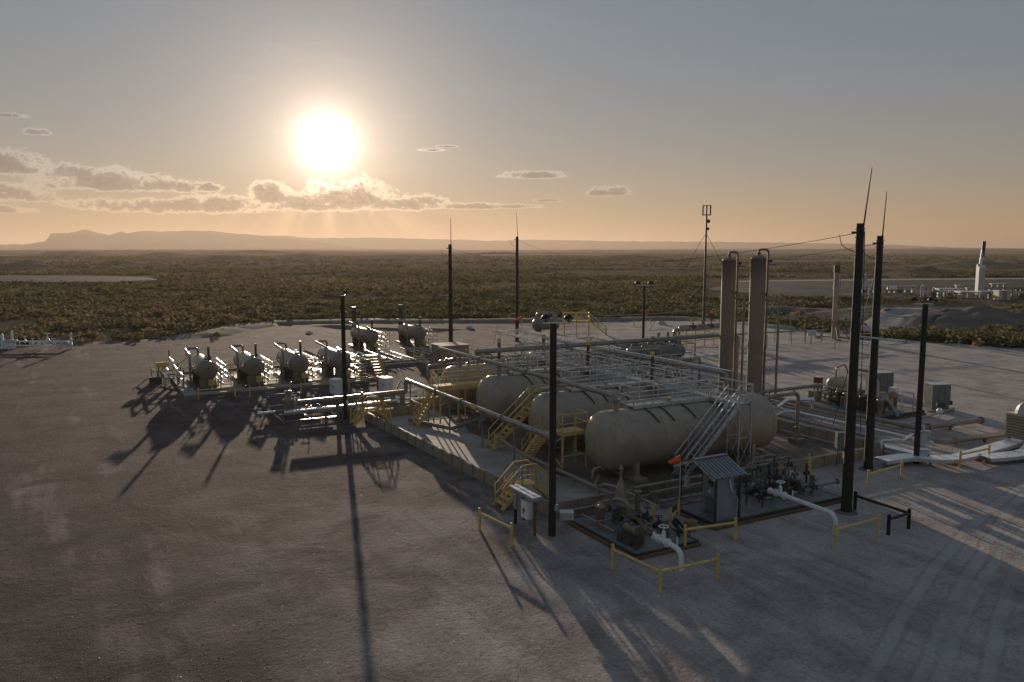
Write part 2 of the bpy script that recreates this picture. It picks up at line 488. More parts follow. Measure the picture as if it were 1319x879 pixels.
def gravel_material():
    m = bpy.data.materials.new('packed_gravel'); m.use_nodes = True
    nt = m.node_tree; b = nt.nodes['Principled BSDF']
    v = nt.nodes.new('ShaderNodeTexCoord').outputs['Object']
    sep = nt.nodes.new('ShaderNodeSeparateXYZ'); nt.links.new(v, sep.inputs[0])
    X, Y = E_(nt, sep.outputs[0]), E_(nt, sep.outputs[1])
    big = noise_node(nt, v, .045, 5, .6); mid = noise_node(nt, v, .33, 6, .62, dist=.5)
    fine = noise_node(nt, v, 3.2, 6, .7); grit = noise_node(nt, v, 17, 3, .7)
    def stretched(rot, sx_, sy_, sc, det=4):
        mp = nt.nodes.new('ShaderNodeMapping'); mp.inputs['Rotation'].default_value = (0, 0, rot)
        mp.inputs['Scale'].default_value = (sx_, sy_, 1)
        nt.links.new(v, mp.inputs['Vector'])
        return noise_node(nt, mp.outputs[0], sc, det, .62, dist=.3)
    drag = stretched(radians(8), 1.0, .12, .55)            # scraped lengthwise beside the wall
    sweep = stretched(radians(-62), 1.0, .10, .75)         # turning tracks in front
    # worn dust paled to lift the shade, front and right; darker gravel left
    worn_lift = ((X * .85 - Y * .55) + (big - .5) * 34 + (mid - .5) * 14).ss(-17, 14)
    stone = mixc(nt, mid.ss(.35, .66), (.078, .058, .055), (.148, .113, .108))
    lifted_dust = mixc(nt, mid.ss(.36, .64), (.37, .318, .304), (.52, .458, .438))
    c = mixc(nt, worn_lift, stone, lifted_dust)
    c = mixc(nt, drag.ss(.54, .72) * mid.ss(.35, .55) * .65, c, (.33, .27, .255))
    c = mixc(nt, (sweep.ss(.53, .68) * worn_lift) * .6, c, (.50, .465, .445))
    c = mixc(nt, (sweep.ss(.46, .34) * worn_lift) * .7, c, (.78, .76, .75), 'MULTIPLY')
    blot = noise_node(nt, v, .85, 5, .7, dist=1.2)
    c = mixc(nt, blot.ss(.55, .68) * .65, c, (.70, .66, .65), 'MULTIPLY')
    c = mixc(nt, blot.ss(.44, .34) * .5, c, (1.30, 1.29, 1.28), 'MULTIPLY')
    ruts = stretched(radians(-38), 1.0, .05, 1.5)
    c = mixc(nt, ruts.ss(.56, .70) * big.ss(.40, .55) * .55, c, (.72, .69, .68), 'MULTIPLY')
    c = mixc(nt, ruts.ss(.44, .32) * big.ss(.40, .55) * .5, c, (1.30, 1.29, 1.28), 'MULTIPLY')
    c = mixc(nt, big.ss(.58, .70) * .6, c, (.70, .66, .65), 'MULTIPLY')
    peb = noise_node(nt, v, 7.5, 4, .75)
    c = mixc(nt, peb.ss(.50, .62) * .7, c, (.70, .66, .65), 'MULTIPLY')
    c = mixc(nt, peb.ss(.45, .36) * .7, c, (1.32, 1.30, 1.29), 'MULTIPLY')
    blot_ok = mid.ss(.35, .6)
    for tr in (((1185, 877), (1225, 785), (1285, 680)), ((1272, 877), (1288, 800), (1312, 735)), ((1120, 877), (1165, 790), (1240, 690)), ((1210, 877), (1240, 795), (1290, 715)),):
        cx, cy, R = circle3(*[at(*p) for p in tr])
        off = ((X - cx) * (X - cx) + (Y - cy) * (Y - cy)).op('SQRT') - R + (mid - .5) * .35
        dist = off.op('ABSOLUTE')
        edge = (dist - .26).op('ABSOLUTE')
        c = mixc(nt, dist.ss(.28, .12) * fine.ss(.25, .6) * (mid.ss(.3, .62) * .7 + .3) * .8, c, (.52, .485, .465))
        c = mixc(nt, edge.ss(.10, .02) * blot_ok * .5, c, (.70, .67, .66), 'MULTIPLY')
    c = mixc(nt, fine.ss(.54, .70) * .8, c, (.66, .62, .61), 'MULTIPLY')
    c = mixc(nt, grit.ss(.58, .68) * .5, c, (.46, .41, .385))
    nt.links.new(c, b.inputs['Base Color'])
    b.inputs['Roughness'].default_value = .92; b.inputs['Specular IOR Level'].default_value = .08
    bn = nt.nodes.new('ShaderNodeBump'); bn.inputs['Strength'].default_value = .8; bn.inputs['Distance'].default_value = .085
    nt.links.new((fine * 1.3 + grit * .6 + peb * .8 + drag * .7 + sweep * 1.0 + mid * 2.6).s, bn.inputs['Height'])
    nt.links.new(bn.outputs[0], b.inputs['Normal'])
    return m
M['gravel'] = gravel_material()
M['caliche'] = mat('caliche_track', (.34, .30, .27), .95, 0, .18, .12, .5, 2.5, (.2, .16, .14), .5, spec=.05)
M['pad_grey'] = mat('far_pad_gravel', (.085, .08, .08), .95, 0, .16, .05, .4, 2, (.3, .28, .26), .5, spec=.05)
M['pad_dull'] = mat('dull_far_gravel', (.058, .052, .052), .95, 0, .2, .05, .4, 2, (.12, .1, .09), .5, spec=.02)
M['pale_soil'] = mat('pale_soil', (.40, .35, .31), .95, 0, .15, .1, .4, 2, spec=.05)
M['mound'] = mat('earth_mound_soil', (.17, .145, .128), .95, 0, .25, .25, .6, 3, (.09, .08, .05), .6, spec=.03)
M['rock'] = mat('mountain_rock', (.10, .085, .075), 1.0, 0, .2, .004, .3, .05, spec=0)

def sheet(name, rows, material, closed=True):
    """grid of points (rows of equal length) as one smooth ground mesh"""
    n = len(rows[0]); mb = MB()
    vs = [p for r in rows for p in r]
    fs = []
    for k in range(len(rows) - 1):
        for i in range(n - 1):
            fs.append((k * n + i, k * n + i + 1, (k + 1) * n + i + 1, (k + 1) * n + i))
    mb.add(vs, fs, True)
    return structure(name, mb, material)

angs = [radians(-40 + .25 * k) for k in range(321)] + [radians(40 + 5 * k) for k in range(1, 57)]
radii = [6 * 1.0 * (19000 / 6) ** (k / 130) for k in range(131)]
rows = []
for D in radii:
    row = []
    for a in angs:
        az = (a + pi) % (2 * pi) - pi
        x, y = from_polar(az, D)
        row.append((x, y, terrain_h(az, D, x, y)))
    row.append(row[0])
    rows.append(row)
sheet('desert_ground', rows, 'plain')

pa = [radians(-44 + .2 * k) for k in range(441)]
pad_rows = []
for f in [0, .1, .2, .3, .42, .55, .68, .8, .9, .97, 1.0, 1.006]:
    row = []
    for a in pa:
        D = 4 + (edge_dist(a) - 4) * f
        x, y = from_polar(a, D)
        row.append((x, y, 0.0 if f < .9 else (.05 * (f - .9) / .1 * (1 + fbm(x, y, .2, 2)) if f <= 1 else -.35)))
    pad_rows.append(row)
back = [from_polar(radians(a), 70) for a in range(50, 311, 10)]
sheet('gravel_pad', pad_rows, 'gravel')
mb = MB(); ring_ = [(*from_polar(pa[-1], 4 + (edge_dist(pa[-1]) - 4) * f), -.004) for f in (1, .5, 0)]
mb.add([(*from_polar(radians(a), 70), -.004) for a in range(-180, 181, 6)], [tuple(range(60))])
structure('gravel_apron', mb, 'gravel')

# gravel windrow along the far edge of the pad
def windrow(px, w, h, material, name='gravel_berm', seed=0.0):
    pts = [at(*p) for p in px]
    path = []
    for k in range(len(pts) - 1):
        L_ = hypot(pts[k + 1][0] - pts[k][0], pts[k + 1][1] - pts[k][1]); m = max(2, int(L_ / 1.2))
        for i in range(m):
            f = i / m
            path.append((pts[k][0] * (1 - f) + pts[k + 1][0] * f, pts[k][1] * (1 - f) + pts[k + 1][1] * f))
    path.append(pts[-1])
    prof = [(-1, -.2), (-.7, .25), (-.35, .8), (0, 1), (.35, .8), (.7, .3), (1, -.2)]
    rows = []
    for k, p in enumerate(path):
        q = path[min(k + 1, len(path) - 1)]; o = path[max(k - 1, 0)]
        dx, dy = q[0] - o[0], q[1] - o[1]; l = hypot(dx, dy) or 1; nx, ny = -dy / l, dx / l
        t = min(1, k / 4, (len(path) - 1 - k) / 4) * .9 + .1
        row = []
        for s_, z_ in prof:
            jx = .16 * mnoise.noise((p[0] * .5 + seed, p[1] * .5, s_ * 3))
            row.append((p[0] + nx * (s_ + jx) * w, p[1] + ny * (s_ + jx) * w,
                        z_ * h * t * (1 + .5 * mnoise.noise((p[0] * .13 + seed, p[1] * .2, s_)) + .3 * mnoise.noise((p[0] * .9 + seed, p[1] * 1.1, s_ * 3)))))
        rows.append(row)
    return sheet(name, rows, material)
windrow([(215, 437), (262, 431), (300, 423), (345, 417.5), (410, 415), (470, 414.5), (560, 414), (640, 414), (740, 413), (850, 411), (920, 412)], 5.0, .42, 'mound')
windrow([(400, 419), (470, 424), (560, 426), (600, 424)], 1.5, .35, 'mound', seed=3)
windrow([(940, 415), (1000, 423), (1060, 429)], 1.6, .5, 'caliche', seed=5)

# low mound on the right with a track over it
MOUNDS = []
def mound_z(cx, cy, rx, ry, h, rot, seed, p, X, Y):
    dx, dy = X - cx, Y - cy
    x, y = dx * cos(rot) + dy * sin(rot), -dx * sin(rot) + dy * cos(rot)
    r = min(1, hypot(x / rx, y / ry))
    w = 1 + .45 * mnoise.noise((x * .12 + seed, y * .12, 1)) + .22 * mnoise.noise((x * .4 + seed, y * .4, 4)) + .10 * mnoise.noise((x * 1.1, y * 1.1, seed))
    return h * (cos(pi * r) * .5 + .5) ** p * w - .5 * max(0, r - .86) * 8
def ground_z(X, Y):
    return max([.05] + [mound_z(*m_, X, Y) for m_ in MOUNDS])
def mound(cx, cy, rx, ry, h, rot, name, material, n=44, seed=0.0, p=1.0):
    rows = []; MOUNDS.append((cx, cy, rx, ry, h, rot, seed, p))
    for i in range(n + 1):
        row = []
        for j in range(n + 1):
            s_, t = i / n * 2 - 1, j / n * 2 - 1
            x, y = s_ * rx, t * ry
            X, Y = cx + x * cos(rot) - y * sin(rot), cy + x * sin(rot) + y * cos(rot)
            row.append((X, Y, mound_z(cx, cy, rx, ry, h, rot, seed, p, X, Y)))
        rows.append(row)
    return sheet(name, rows, material)
mx_, my_ = at(1262, 417); mound(mx_, my_, 19, 15, 2.6, -AL, 'earth_mound', 'mound', seed=2, p=.8)
mx_, my_ = at(1150, 408); mound(mx_, my_, 27, 20, 1.5, -AL + .3, 'earth_mound', 'mound', seed=6, p=.8)
mx_, my_ = at(1010, 404); mound(mx_, my_, 22, 13, 1.3, -AL, 'earth_mound', 'mound', seed=9)

for u_, v_, wpx, hpx in ((30, 345, 75, 8), (150, 340, 60, 4), (290, 335, 80, 6), (210, 331, 80, 5), (390, 332, 90, 5), (520, 333, 130, 5), (90, 330, 110, 5),
                         (640, 329, 110, 4), (1190, 351, 90, 7), (1250, 343, 120, 7), (1010, 337, 150, 5), (820, 332, 130, 4), (-60, 338, 90, 7), (330, 327, 120, 4), (1330, 338, 100, 6)):
    hx, hy = at(u_, v_, 1.0); dist = hypot(hx - CAM[0], hy - CAM[1]); k_ = dist / 1026
    mound(hx, hy, wpx * k_ * .62, wpx * k_ * .9, hpx * k_ * 1.1, -AL - atan2(u_ - 659.5, 1026), 'low_hill', 'plain', 26, u_ * .37, 1.0)
def road(px, w, material, name):
    """a track as a thin sheet laid over the ground and the mounds"""
    pts = []
    for p, q in zip(px, px[1:]):
        for k in range(6): pts.append(at(p[0] + (q[0] - p[0]) * k / 6, p[1] + (q[1] - p[1]) * k / 6, .6))
    rows = []
    for k, p in enumerate(pts):
        q = pts[min(k + 1, len(pts) - 1)]; o = pts[max(k - 1, 0)]
        dx, dy = q[0] - o[0], q[1] - o[1]; l = hypot(dx, dy) or 1
        row = []
        for s_ in (-1, -.85, -.4, 0, .4, .85, 1):
            X, Y = p[0] - dy / l * w * s_, p[1] + dx / l * w * s_
            row.append((X, Y, ground_z(X, Y) + .06 - (abs(s_) > .9) * .3))
        rows.append(row)
    return sheet(name, rows, material)
road([(1080, 430), (1100, 425), (1130, 418), (1160, 408), (1185, 400), (1215, 394)], 3.6, 'caliche', 'dirt_road')
road([(1105, 432), (1150, 425), (1200, 412), (1230, 402), (1250, 396)], 2.2, 'pad_grey', 'dirt_road')

def flat_patch(px, z, material, name):
    """level ground patch bounded by picture points"""
    pts = [at(*p) for p in px]
    mb = MB(); mb.add([(x, y, z) for x, y in pts], [tuple(range(len(pts)))])
    return structure(name, mb, material)
flat_patch([(905, 376), (1010, 385), (1130, 388), (1319, 389), (1500, 390), (1500, 360), (1319, 361.5), (1100, 363.5), (960, 365)], .66, 'pad_grey', 'far_gravel_pad')
flat_patch([(930, 366.2), (1100, 364.3), (1319, 362.2), (1500, 361), (1500, 359.2), (1319, 360.4), (1100, 362.4), (930, 364.6)], .72, 'pale_soil', 'far_road')
flat_patch([(-200, 366), (60, 366), (150, 365.6), (205, 363), (190, 358.8), (60, 357), (-200, 356)], .66, 'pad_dull', 'far_gravel_pad')
flat_patch([(620, 337.2), (700, 336.0), (800, 336.3), (800, 335.6), (700, 335.2), (620, 336.2)], 6.0, 'pale_soil', 'far_road')
flat_patch([(985, 342.2), (1160, 341.6), (1160, 341.0), (985, 341.4)], 3.0, 'pale_soil', 'far_road')

# mountains
def range_(px, D, depth, name, seed):
    us = [p[0] for p in px]; vs = [p[1] for p in px]
    rows = [[] for _ in range(9)]
    u = us[0]
    while u <= us[-1]:
        v = float(np.interp(u, us, vs)) + .8 * mnoise.noise((u * .09, seed, 0)) + .55 * mnoise.noise((u * .35, seed, 4))
        x_ = (u - 659.5) / 1026; y_ = (439.5 - v) / 1026
        d = Vector((x_, cos(PITCH) + y_ * sin(PITCH), -sin(PITCH) + y_ * cos(PITCH)))
        az = atan2(d.x, d.y); zr = CAM[2] + D * d.z / hypot(d.x, d.y)
        for k in range(9):
            t = k / 8
            g = .5 + .5 * mnoise.noise((u * .05 + t * .8, seed, t * 2))
            z = -3 + (zr + 3) * (t ** (1.25) if k < 8 else 1) * (1 - .28 * g * sin(pi * t))
            if k == 8: z = zr
            rows[k].append((*from_polar(az, D - depth * (1 - t) - 120 * g * sin(pi * t)), z))
        u += 2.5
    ridge = rows[-1]
    rows.append([(*(Vector(p[:2]) + (Vector(p[:2]) - Vector(CAM[:2])) * .08), -3) for p in ridge])
    return sheet(name, rows, 'rock')

range_([(-220, 314), (-60, 315), (0, 315), (35, 314.8), (58, 311), (62.5, 306), (64.6, 300.8), (87.6, 300.5), (100, 298), (111, 295.6), (122, 299), (140, 302.8), (150, 300.2), (156.5, 298.3),
        (165, 300.8), (183, 297.6), (213, 298.5), (238, 297.3), (275, 297.8), (300, 300.8), (330, 303), (370, 307), (420, 313), (470, 320), (520, 323)], 8000, 1000, 'mountain_range', 1.0)
range_([(240, 322), (280, 308), (300, 303), (334, 303.8), (368, 303.8), (396, 306.6), (436, 306.8), (477, 306.3), (539, 307.6), (559, 308.7), (594, 308.7), (628, 310.5),
        (640, 310), (685, 309), (753, 309.8), (788, 311), (860, 311.2), (953, 312), (1060, 313.6), (1103, 314.2), (1152, 315.4), (1203, 318), (1319, 322), (1500, 324)], 9300, 800, 'mountain_range', 5.0)

# ------------------------------------------------------------------ evening haze
def build_haze():
    m = bpy.data.materials.new('haze'); m.use_nodes = True
    nt = m.node_tree; nt.nodes.clear()
    o = nt.nodes.new('ShaderNodeOutputMaterial'); p = nt.nodes.new('ShaderNodeVolumePrincipled')
    p.inputs['Color'].default_value = HAZE_COLOR
    p.inputs['Density'].default_value = HAZE_DENSITY
    p.inputs['Anisotropy'].default_value = HAZE_ANISO
    nt.links.new(p.outputs[0], o.inputs['Volume'])
    M['haze'] = m
    mb = MB(); mb.box((CAM[0], CAM[1], 94), (42000, 42000, 216))
    h = structure('haze', mb, 'haze'); h['kind'] = 'stuff'
    h['label'] = 'thin evening haze over the desert plain'; h['category'] = 'haze'
HAZE_COLOR = (.56, .47, .40, 1); HAZE_DENSITY = 1.15e-4; HAZE_ANISO = .45
build_haze()

# ------------------------------------------------------------------ scrub
rng = np.random.default_rng(5)
def leaf_material():
    m = bpy.data.materials.new('scrub_leaves'); m.use_nodes = True
    nt = m.node_tree; b = nt.nodes['Principled BSDF']
    at_ = nt.nodes.new('ShaderNodeAttribute'); at_.attribute_name = 'tint'
    t = E_(nt, at_.outputs['Fac'])
    v = nt.nodes.new('ShaderNodeTexCoord').outputs['Object']
    n = noise_node(nt, v, 2.3, 3, .6)
    c1 = mixc(nt, t.ss(0, .5), (.072, .080, .036), (.118, .112, .052))
    c2 = mixc(nt, t.ss(.5, 1), c1, (.20, .145, .088))
    c2 = mixc(nt, t.ss(1.05, 1.4), c2, (.36, .29, .175))
    c3 = mixc(nt, n.ss(.4, .65) * .5, c2, (.155, .132, .080))
    nt.links.new(c3, b.inputs['Base Color'])
    b.inputs['Roughness'].default_value = .8; b.inputs['Specular IOR Level'].default_value = .15
    tr = nt.nodes.new('ShaderNodeBsdfTranslucent'); nt.links.new(c3, tr.inputs[0])
    mx = nt.nodes.new('ShaderNodeMixShader'); mx.inputs[0].default_value = .42
    nt.links.new(b.outputs[0], mx.inputs[1]); nt.links.new(tr.outputs[0], mx.inputs[2])
    nt.links.new(mx.outputs[0], nt.nodes['Material Output'].inputs[0])
    return m
M['leaf'] = leaf_material()
M['twig'] = mat('bark', (.07, .05, .035), .9, 0, .3, 8)

def bush_template(nq, size, spread, flat, seed):
    """quads scattered through a lumpy dome about 1 m across"""
    r = np.random.default_rng(seed)
    lumps = r.normal(0, 1, (5, 3)) * [.42 * spread, .42 * spread, .12] + [0, 0, .34]
    cen = lumps[r.integers(0, 5, nq)] + r.normal(0, .17, (nq, 3)) * [1, 1, .8]
    cen[:, 2] = np.abs(cen[:, 2]) * flat + .03
    V = np.zeros((nq, 4, 3))
    for k in range(nq):
        a = r.normal(0, 1, 3); a /= np.linalg.norm(a); b = np.cross(a, r.normal(0, 1, 3)); b /= np.linalg.norm(b)
        s = size * r.uniform(.6, 1.35)
        V[k] = [cen[k] + a * s, cen[k] + b * s * .8, cen[k] - a * s * .9, cen[k] - b * s * .7]
    return V.reshape(-1, 3)

def scatter_mesh(name, templates, pos, scale, material, tint=None):
    """many small pieces of ground cover joined into one mesh"""
    allv, allt = [], []
    which = rng.integers(0, len(templates), len(pos))
    rot = rng.uniform(0, 2 * pi, len(pos))
    tint = rng.uniform(0, 1, len(pos)) if tint is None else tint
    for k, T in enumerate(templates):
        ix = np.where(which == k)[0]
        if not len(ix): continue
        c, s = np.cos(rot[ix])[:, None], np.sin(rot[ix])[:, None]
        x = T[None, :, 0] * scale[ix, 0:1]; y = T[None, :, 1] * scale[ix, 0:1]; z = T[None, :, 2] * scale[ix, 1:2]
        V = np.stack([x * c - y * s + pos[ix, 0:1], x * s + y * c + pos[ix, 1:2], z + pos[ix, 2:3]], -1)
        allv.append(V.reshape(-1, 3)); allt.append(np.repeat(tint[ix], T.shape[0]))
    V = np.concatenate(allv).astype(np.float32); t = np.concatenate(allt).astype(np.float32)
    nq = len(V) // 4
    me = bpy.data.meshes.new(name)
    me.vertices.add(len(V)); me.vertices.foreach_set('co', V.ravel())
    me.loops.add(len(V)); me.loops.foreach_set('vertex_index', np.arange(len(V), dtype=np.int32))
    me.polygons.add(nq); me.polygons.foreach_set('loop_start', np.arange(0, len(V), 4, dtype=np.int32))
    me.attributes.new('tint', 'FLOAT', 'POINT').data.foreach_set('value', t)
    me.materials.append(M[material]); me.update(calc_edges=True)
    o = bpy.data.objects.new(name, me); COL.objects.link(o)
    return o

PATCH = [polar(u, v) for u, v in ((205, 366), (905, 390))]
def blocked(az, D):
    u = tan(az) * 1026 + 659.5
    v = 439.5 - 1026 * tan(PITCH - math.atan(12.0 / D * cos(az) / 1.0)) if D > 1 else 0
    row = 321 + 12 * 1026 / (D * cos(az)) * .987
    if u < 212 and 355.5 < row < 367: return True
    if u > 900 and 359 < row < 388: return True
    if 1085 < u < 1270 and 392 < row < 427: return True
    if 1270 <= u < 1330 and 404 < row < 424: return rng.uniform() < .8
    if 1000 < u < 1120 and 398 < row < 414: return rng.uniform() < .8
    return False

def scrub(name, n, D0, D1, tmpl, smin, smax, label, jitter=0.0):
    P, Sc, T = [], [], []
    while len(P) < n:
        az = rng.uniform(-.66, .66); D = sqrt(rng.uniform(D0 ** 2, D1 ** 2))
        e = edge_dist(az)
        if D < e + .8 or blocked(az, D): continue
        x, y = from_polar(az, D)
        clump = 1.25 * mnoise.noise((x * .022, y * .022, 2.0)) + .6 * mnoise.noise((x * .07, y * .07, 5.0))
        bare = mnoise.noise((x * .006 + 3, y * .006, 8.0))
        if rng.uniform() > .60 + clump * 1.1 - (max(0, bare - .12) * 3.2) * (D > 330) + .14 * (D < 330): continue
        P.append((x, y, terrain_h(az, D, x, y) - .03))
        w = rng.uniform(smin, smax); Sc.append((w, w * rng.uniform(.5, .95)))
        T.append(min(1.05, max(0, .42 + .85 * mnoise.noise((x * .012, y * .012, 9.0)) + rng.normal(0, .28))))
    o = scatter_mesh(name, tmpl, np.array(P), np.array(Sc), 'leaf', np.array(T))
    o['kind'] = 'stuff'; o['label'] = label; o['category'] = 'scrub'
    return o
near_t = [bush_template(46, .15, 1.0, .95, k) for k in range(6)]
mid_t = [bush_template(18, .24, 1.1, .9, 20 + k) for k in range(6)]
far_t = [bush_template(9, .36, 1.25, .8, 40 + k) for k in range(6)]
scrub('desert_scrub', 6500, 85, 215, near_t, .55, 2.5, 'dense olive and brown desert scrub just beyond the gravel pad')
scrub('desert_scrub', 9000, 215, 480, mid_t, 1.1, 2.6, 'desert scrub covering the middle distance of the plain')
scrub('desert_scrub', 8000, 480, 1500, far_t, 1.6, 3.6, 'thin dark scrub on the far part of the plain')

grass_t = [bush_template(12, .10, .7, 1.0, 140 + k) for k in range(4)]
GP, GS, GT = [], [], []
while len(GP) < 9000:
    az = rng.uniform(-.66, .66); D = sqrt(rng.uniform(80 ** 2, 330 ** 2))
    if D < edge_dist(az) + .3 or blocked(az, D): continue
    x, y = from_polar(az, D)
    if rng.uniform() > .45 + .9 * mnoise.noise((x * .03, y * .03, 12.0)): continue
    GP.append((x, y, terrain_h(az, D, x, y) - .02)); q_ = rng.uniform(.5, 1.3); GS.append((q_, q_ * .8)); GT.append(rng.uniform(.9, 1.6))
gr = scatter_mesh('dry_grass', grass_t, np.array(GP), np.array(GS), 'leaf', np.array(GT))
gr['kind'] = 'stuff'; gr['label'] = 'pale dry grass tufts between the desert shrubs'; gr['category'] = 'grass'

# shrubs one can pick out along the rim of the pad
def shrub_meshes(seed):
    me = []
    T = bush_template(90, .12, 1.0, 1.0, seed)
    m = bpy.data.meshes.new('foliage'); n = len(T)
    m.from_pydata([tuple(p) for p in T], [], [tuple(range(k, k + 4)) for k in range(0, n, 4)])
    m.attributes.new('tint', 'FLOAT', 'POINT').data.foreach_set('value', [.2 + .25 * (seed % 3)] * n)
    m.materials.append(M['leaf'])
    s_ = MB()
    r = random.Random(seed)
    for k in range(6):
        a = r.uniform(0, 2 * pi); s_.cyl((0, 0, -.05), (cos(a) * .35, sin(a) * .35, r.uniform(.3, .6)), .03, .01, 5)
    return m, s_.mesh('stem', 'twig')
SH = [shrub_meshes(60 + k) for k in range(4)]
shrub_px = [(280, 434.5), (214, 434), (243, 431.5), (232, 430), (262, 426), (150, 438), (95, 440), (292, 421), (318, 417), (30, 443), (120, 438),
            (1150, 434), (1164, 435), (1178, 437.5), (1196, 438), (1212, 440), (1229, 440), (1246, 442.5), (1262, 443), (1279, 445.5), (1296, 445), (1312, 446.5), (1205, 434), (1270, 437), (1300, 438)]
ORD = ('leftmost', 'second', 'third', 'fourth', 'fifth', 'sixth', 'seventh', 'eighth', 'ninth', 'tenth', 'eleventh', 'twelfth', 'thirteenth', 'fourteenth', 'fifteenth')
shrub_px.sort()
n_left = sum(1 for p in shrub_px if p[0] < 660)
for k, (u, v) in enumerate(shrub_px):
    x, y = at(u, v); D = hypot(x - CAM[0], y - CAM[1])
    w = random.uniform(1.1, 2.0)
    side = 'left' if u < 660 else 'right'
    i_ = k if u < 660 else k - n_left
    o = thing('desert_shrub', 'low leafy desert shrub on the %s rim of the gravel pad, %s' % (side, ORD[i_] + (' from the left' if i_ else ' of the row')), 'shrub', (x, y, -.02),
              'shrubs at the %s rim of the gravel pad' % side)
    o.rotation_euler = (0, 0, random.uniform(0, 6.2)); o.scale = (w, w, w * random.uniform(.65, .9))
    for nm, me in zip(('foliage', 'stem'), SH[k % 4]):
        c = bpy.data.objects.new(nm, me); COL.objects.link(c); c.parent = o

# loose stones on the pad
def stones(name, n, D0, D1, smin, smax, label):
    tm = []
    for k in range(4):
        r = np.random.default_rng(80 + k)
        top = np.array([[-.5, -.4, 0], [.5, -.45, 0], [.45, .5, 0], [-.45, .4, 0]]); up = top * .55 + [0, 0, .5]
        up += r.normal(0, .09, up.shape)
        q = [up]
        for i in range(4):
            j = (i + 1) % 4; q.append(np.array([top[i], top[j], up[j], up[i]]))
        tm.append(np.concatenate(q))
    P, Sc = [], []
    while len(P) < n:
        az = rng.uniform(-.62, .62); D = D0 * (D1 / D0) ** rng.uniform()
        if D > edge_dist(az) - 1: continue
        x, y = from_polar(az, D)
        if -0.3 < x < 23.2 and -.3 < y < 27: continue
        P.append((x, y, -.01)); w = smin * (smax / smin) ** (rng.uniform() ** 2.2); Sc.append((w, w))
    o = scatter_mesh(name, tm, np.array(P), np.array(Sc), 'stone')
    o['kind'] = 'stuff'; o['label'] = label; o['category'] = 'stones'
M['stone'] = mat('limestone', (.42, .37, .345), .5, 0, .35, 1.7, spec=.4)
stones('loose_stones', 24000, 17, 80, .010, .05, 'loose pale stones strewn over the gravel pad')

# ------------------------------------------------------------------ shared fittings
def valve(mb, p, s=1.0, wheel=True, axis='x'):
    """gate valve: flanged body, bonnet, stem and hand wheel"""
    x, y, z = p
    d = Vector((1, 0, 0)) if axis == 'x' else Vector((0, 1, 0)) if axis == 'y' else Vector((0, 0, 1))
    c = Vector(p)
    mb.cyl(c - d * .22 * s, c - d * .17 * s, .15 * s, n=8); mb.cyl(c + d * .17 * s, c + d * .22 * s, .15 * s, n=8)
    mb.cyl(c - d * .18 * s, c + d * .18 * s, .10 * s, n=8)
    if axis == 'z': return mb
    mb.cyl(c, c + Vector((0, 0, .3 * s)), .085 * s, .06 * s, n=8)
    mb.cyl(c + Vector((0, 0, .28 * s)), c + Vector((0, 0, .48 * s)), .025 * s, n=5)
    if wheel: mb.ring(c + Vector((0, 0, .46 * s)), (0, 0, 1), .15 * s, .022 * s, 10, 4)
    return mb

def flange(mb, p, axis, r, t=.05):
    p, a = Vector(p), Vector(axis).normalized()
    return mb.cyl(p - a * t, p + a * t, r, n=10)

def rails(mb, pts, h=1.05, r=.036, post=1.3, mid=True):
    """tube handrail with posts along a polyline of deck points"""
    top = [Vector(p) + Vector((0, 0, h)) for p in pts]
    for k in range(len(pts) - 1):
        a, b = Vector(pts[k]), Vector(pts[k + 1])
        mb.cyl(top[k], top[k + 1], r, n=6)
        if mid: mb.cyl(a + Vector((0, 0, h * .5)), b + Vector((0, 0, h * .5)), r * .85, n=6)
        m = max(1, round((b - a).length / post))
        for i in range(m + 1):
            if i == 0 and k: continue
            p = a.lerp(b, i / m); mb.cyl(p, p + Vector((0, 0, h)), r, n=6)
    return mb

def stair(parent, p, q, w, steps, material, tread_mat=None, rail=(True, True), h=1.0, r=.03):
    """flight from the foot p up to the head q; stringers, single treads and handrails"""
    p, q = Vector(p), Vector(q)
    d = Vector((q.x - p.x, q.y - p.y, 0)).normalized(); n = Vector((-d.y, d.x, 0))
    for s_ in (-1, 1):
        mb = MB(); mb.beam(p + n * s_ * w / 2, q + n * s_ * w / 2, .05, .2); part('stringer', mb, material, parent)
    mb = MB(); c = p.lerp(q, .5 / steps); rot = atan2(d.y, d.x)
    t0 = p.lerp(q, 1 / (steps + 1))
    mb.box(t0, (.25, w - .06, .045), rot)
    t = part('tread', mb, tread_mat or material, parent)
    for k in range(2, steps + 1):
        part_copy(t, p.lerp(q, k / (steps + 1)) - t0)
    for s_, on in zip((-1, 1), rail):
        if not on: continue
        mb = MB(); a, b = p + n * s_ * w / 2, q + n * s_ * w / 2; up = Vector((0, 0, h))
        a = a.lerp(b, .06)
        mb.cyl(a + up, b + up, r, n=6); mb.cyl(a + up * .5, b + up * .5, r * .8, n=6)
        m = max(2, round((b - a).length / 1.2))
        for k in range(m + 1): mb.cyl(a.lerp(b, k / m), a.lerp(b, k / m) + up, r, n=6)
        part('handrail', mb, material, parent)

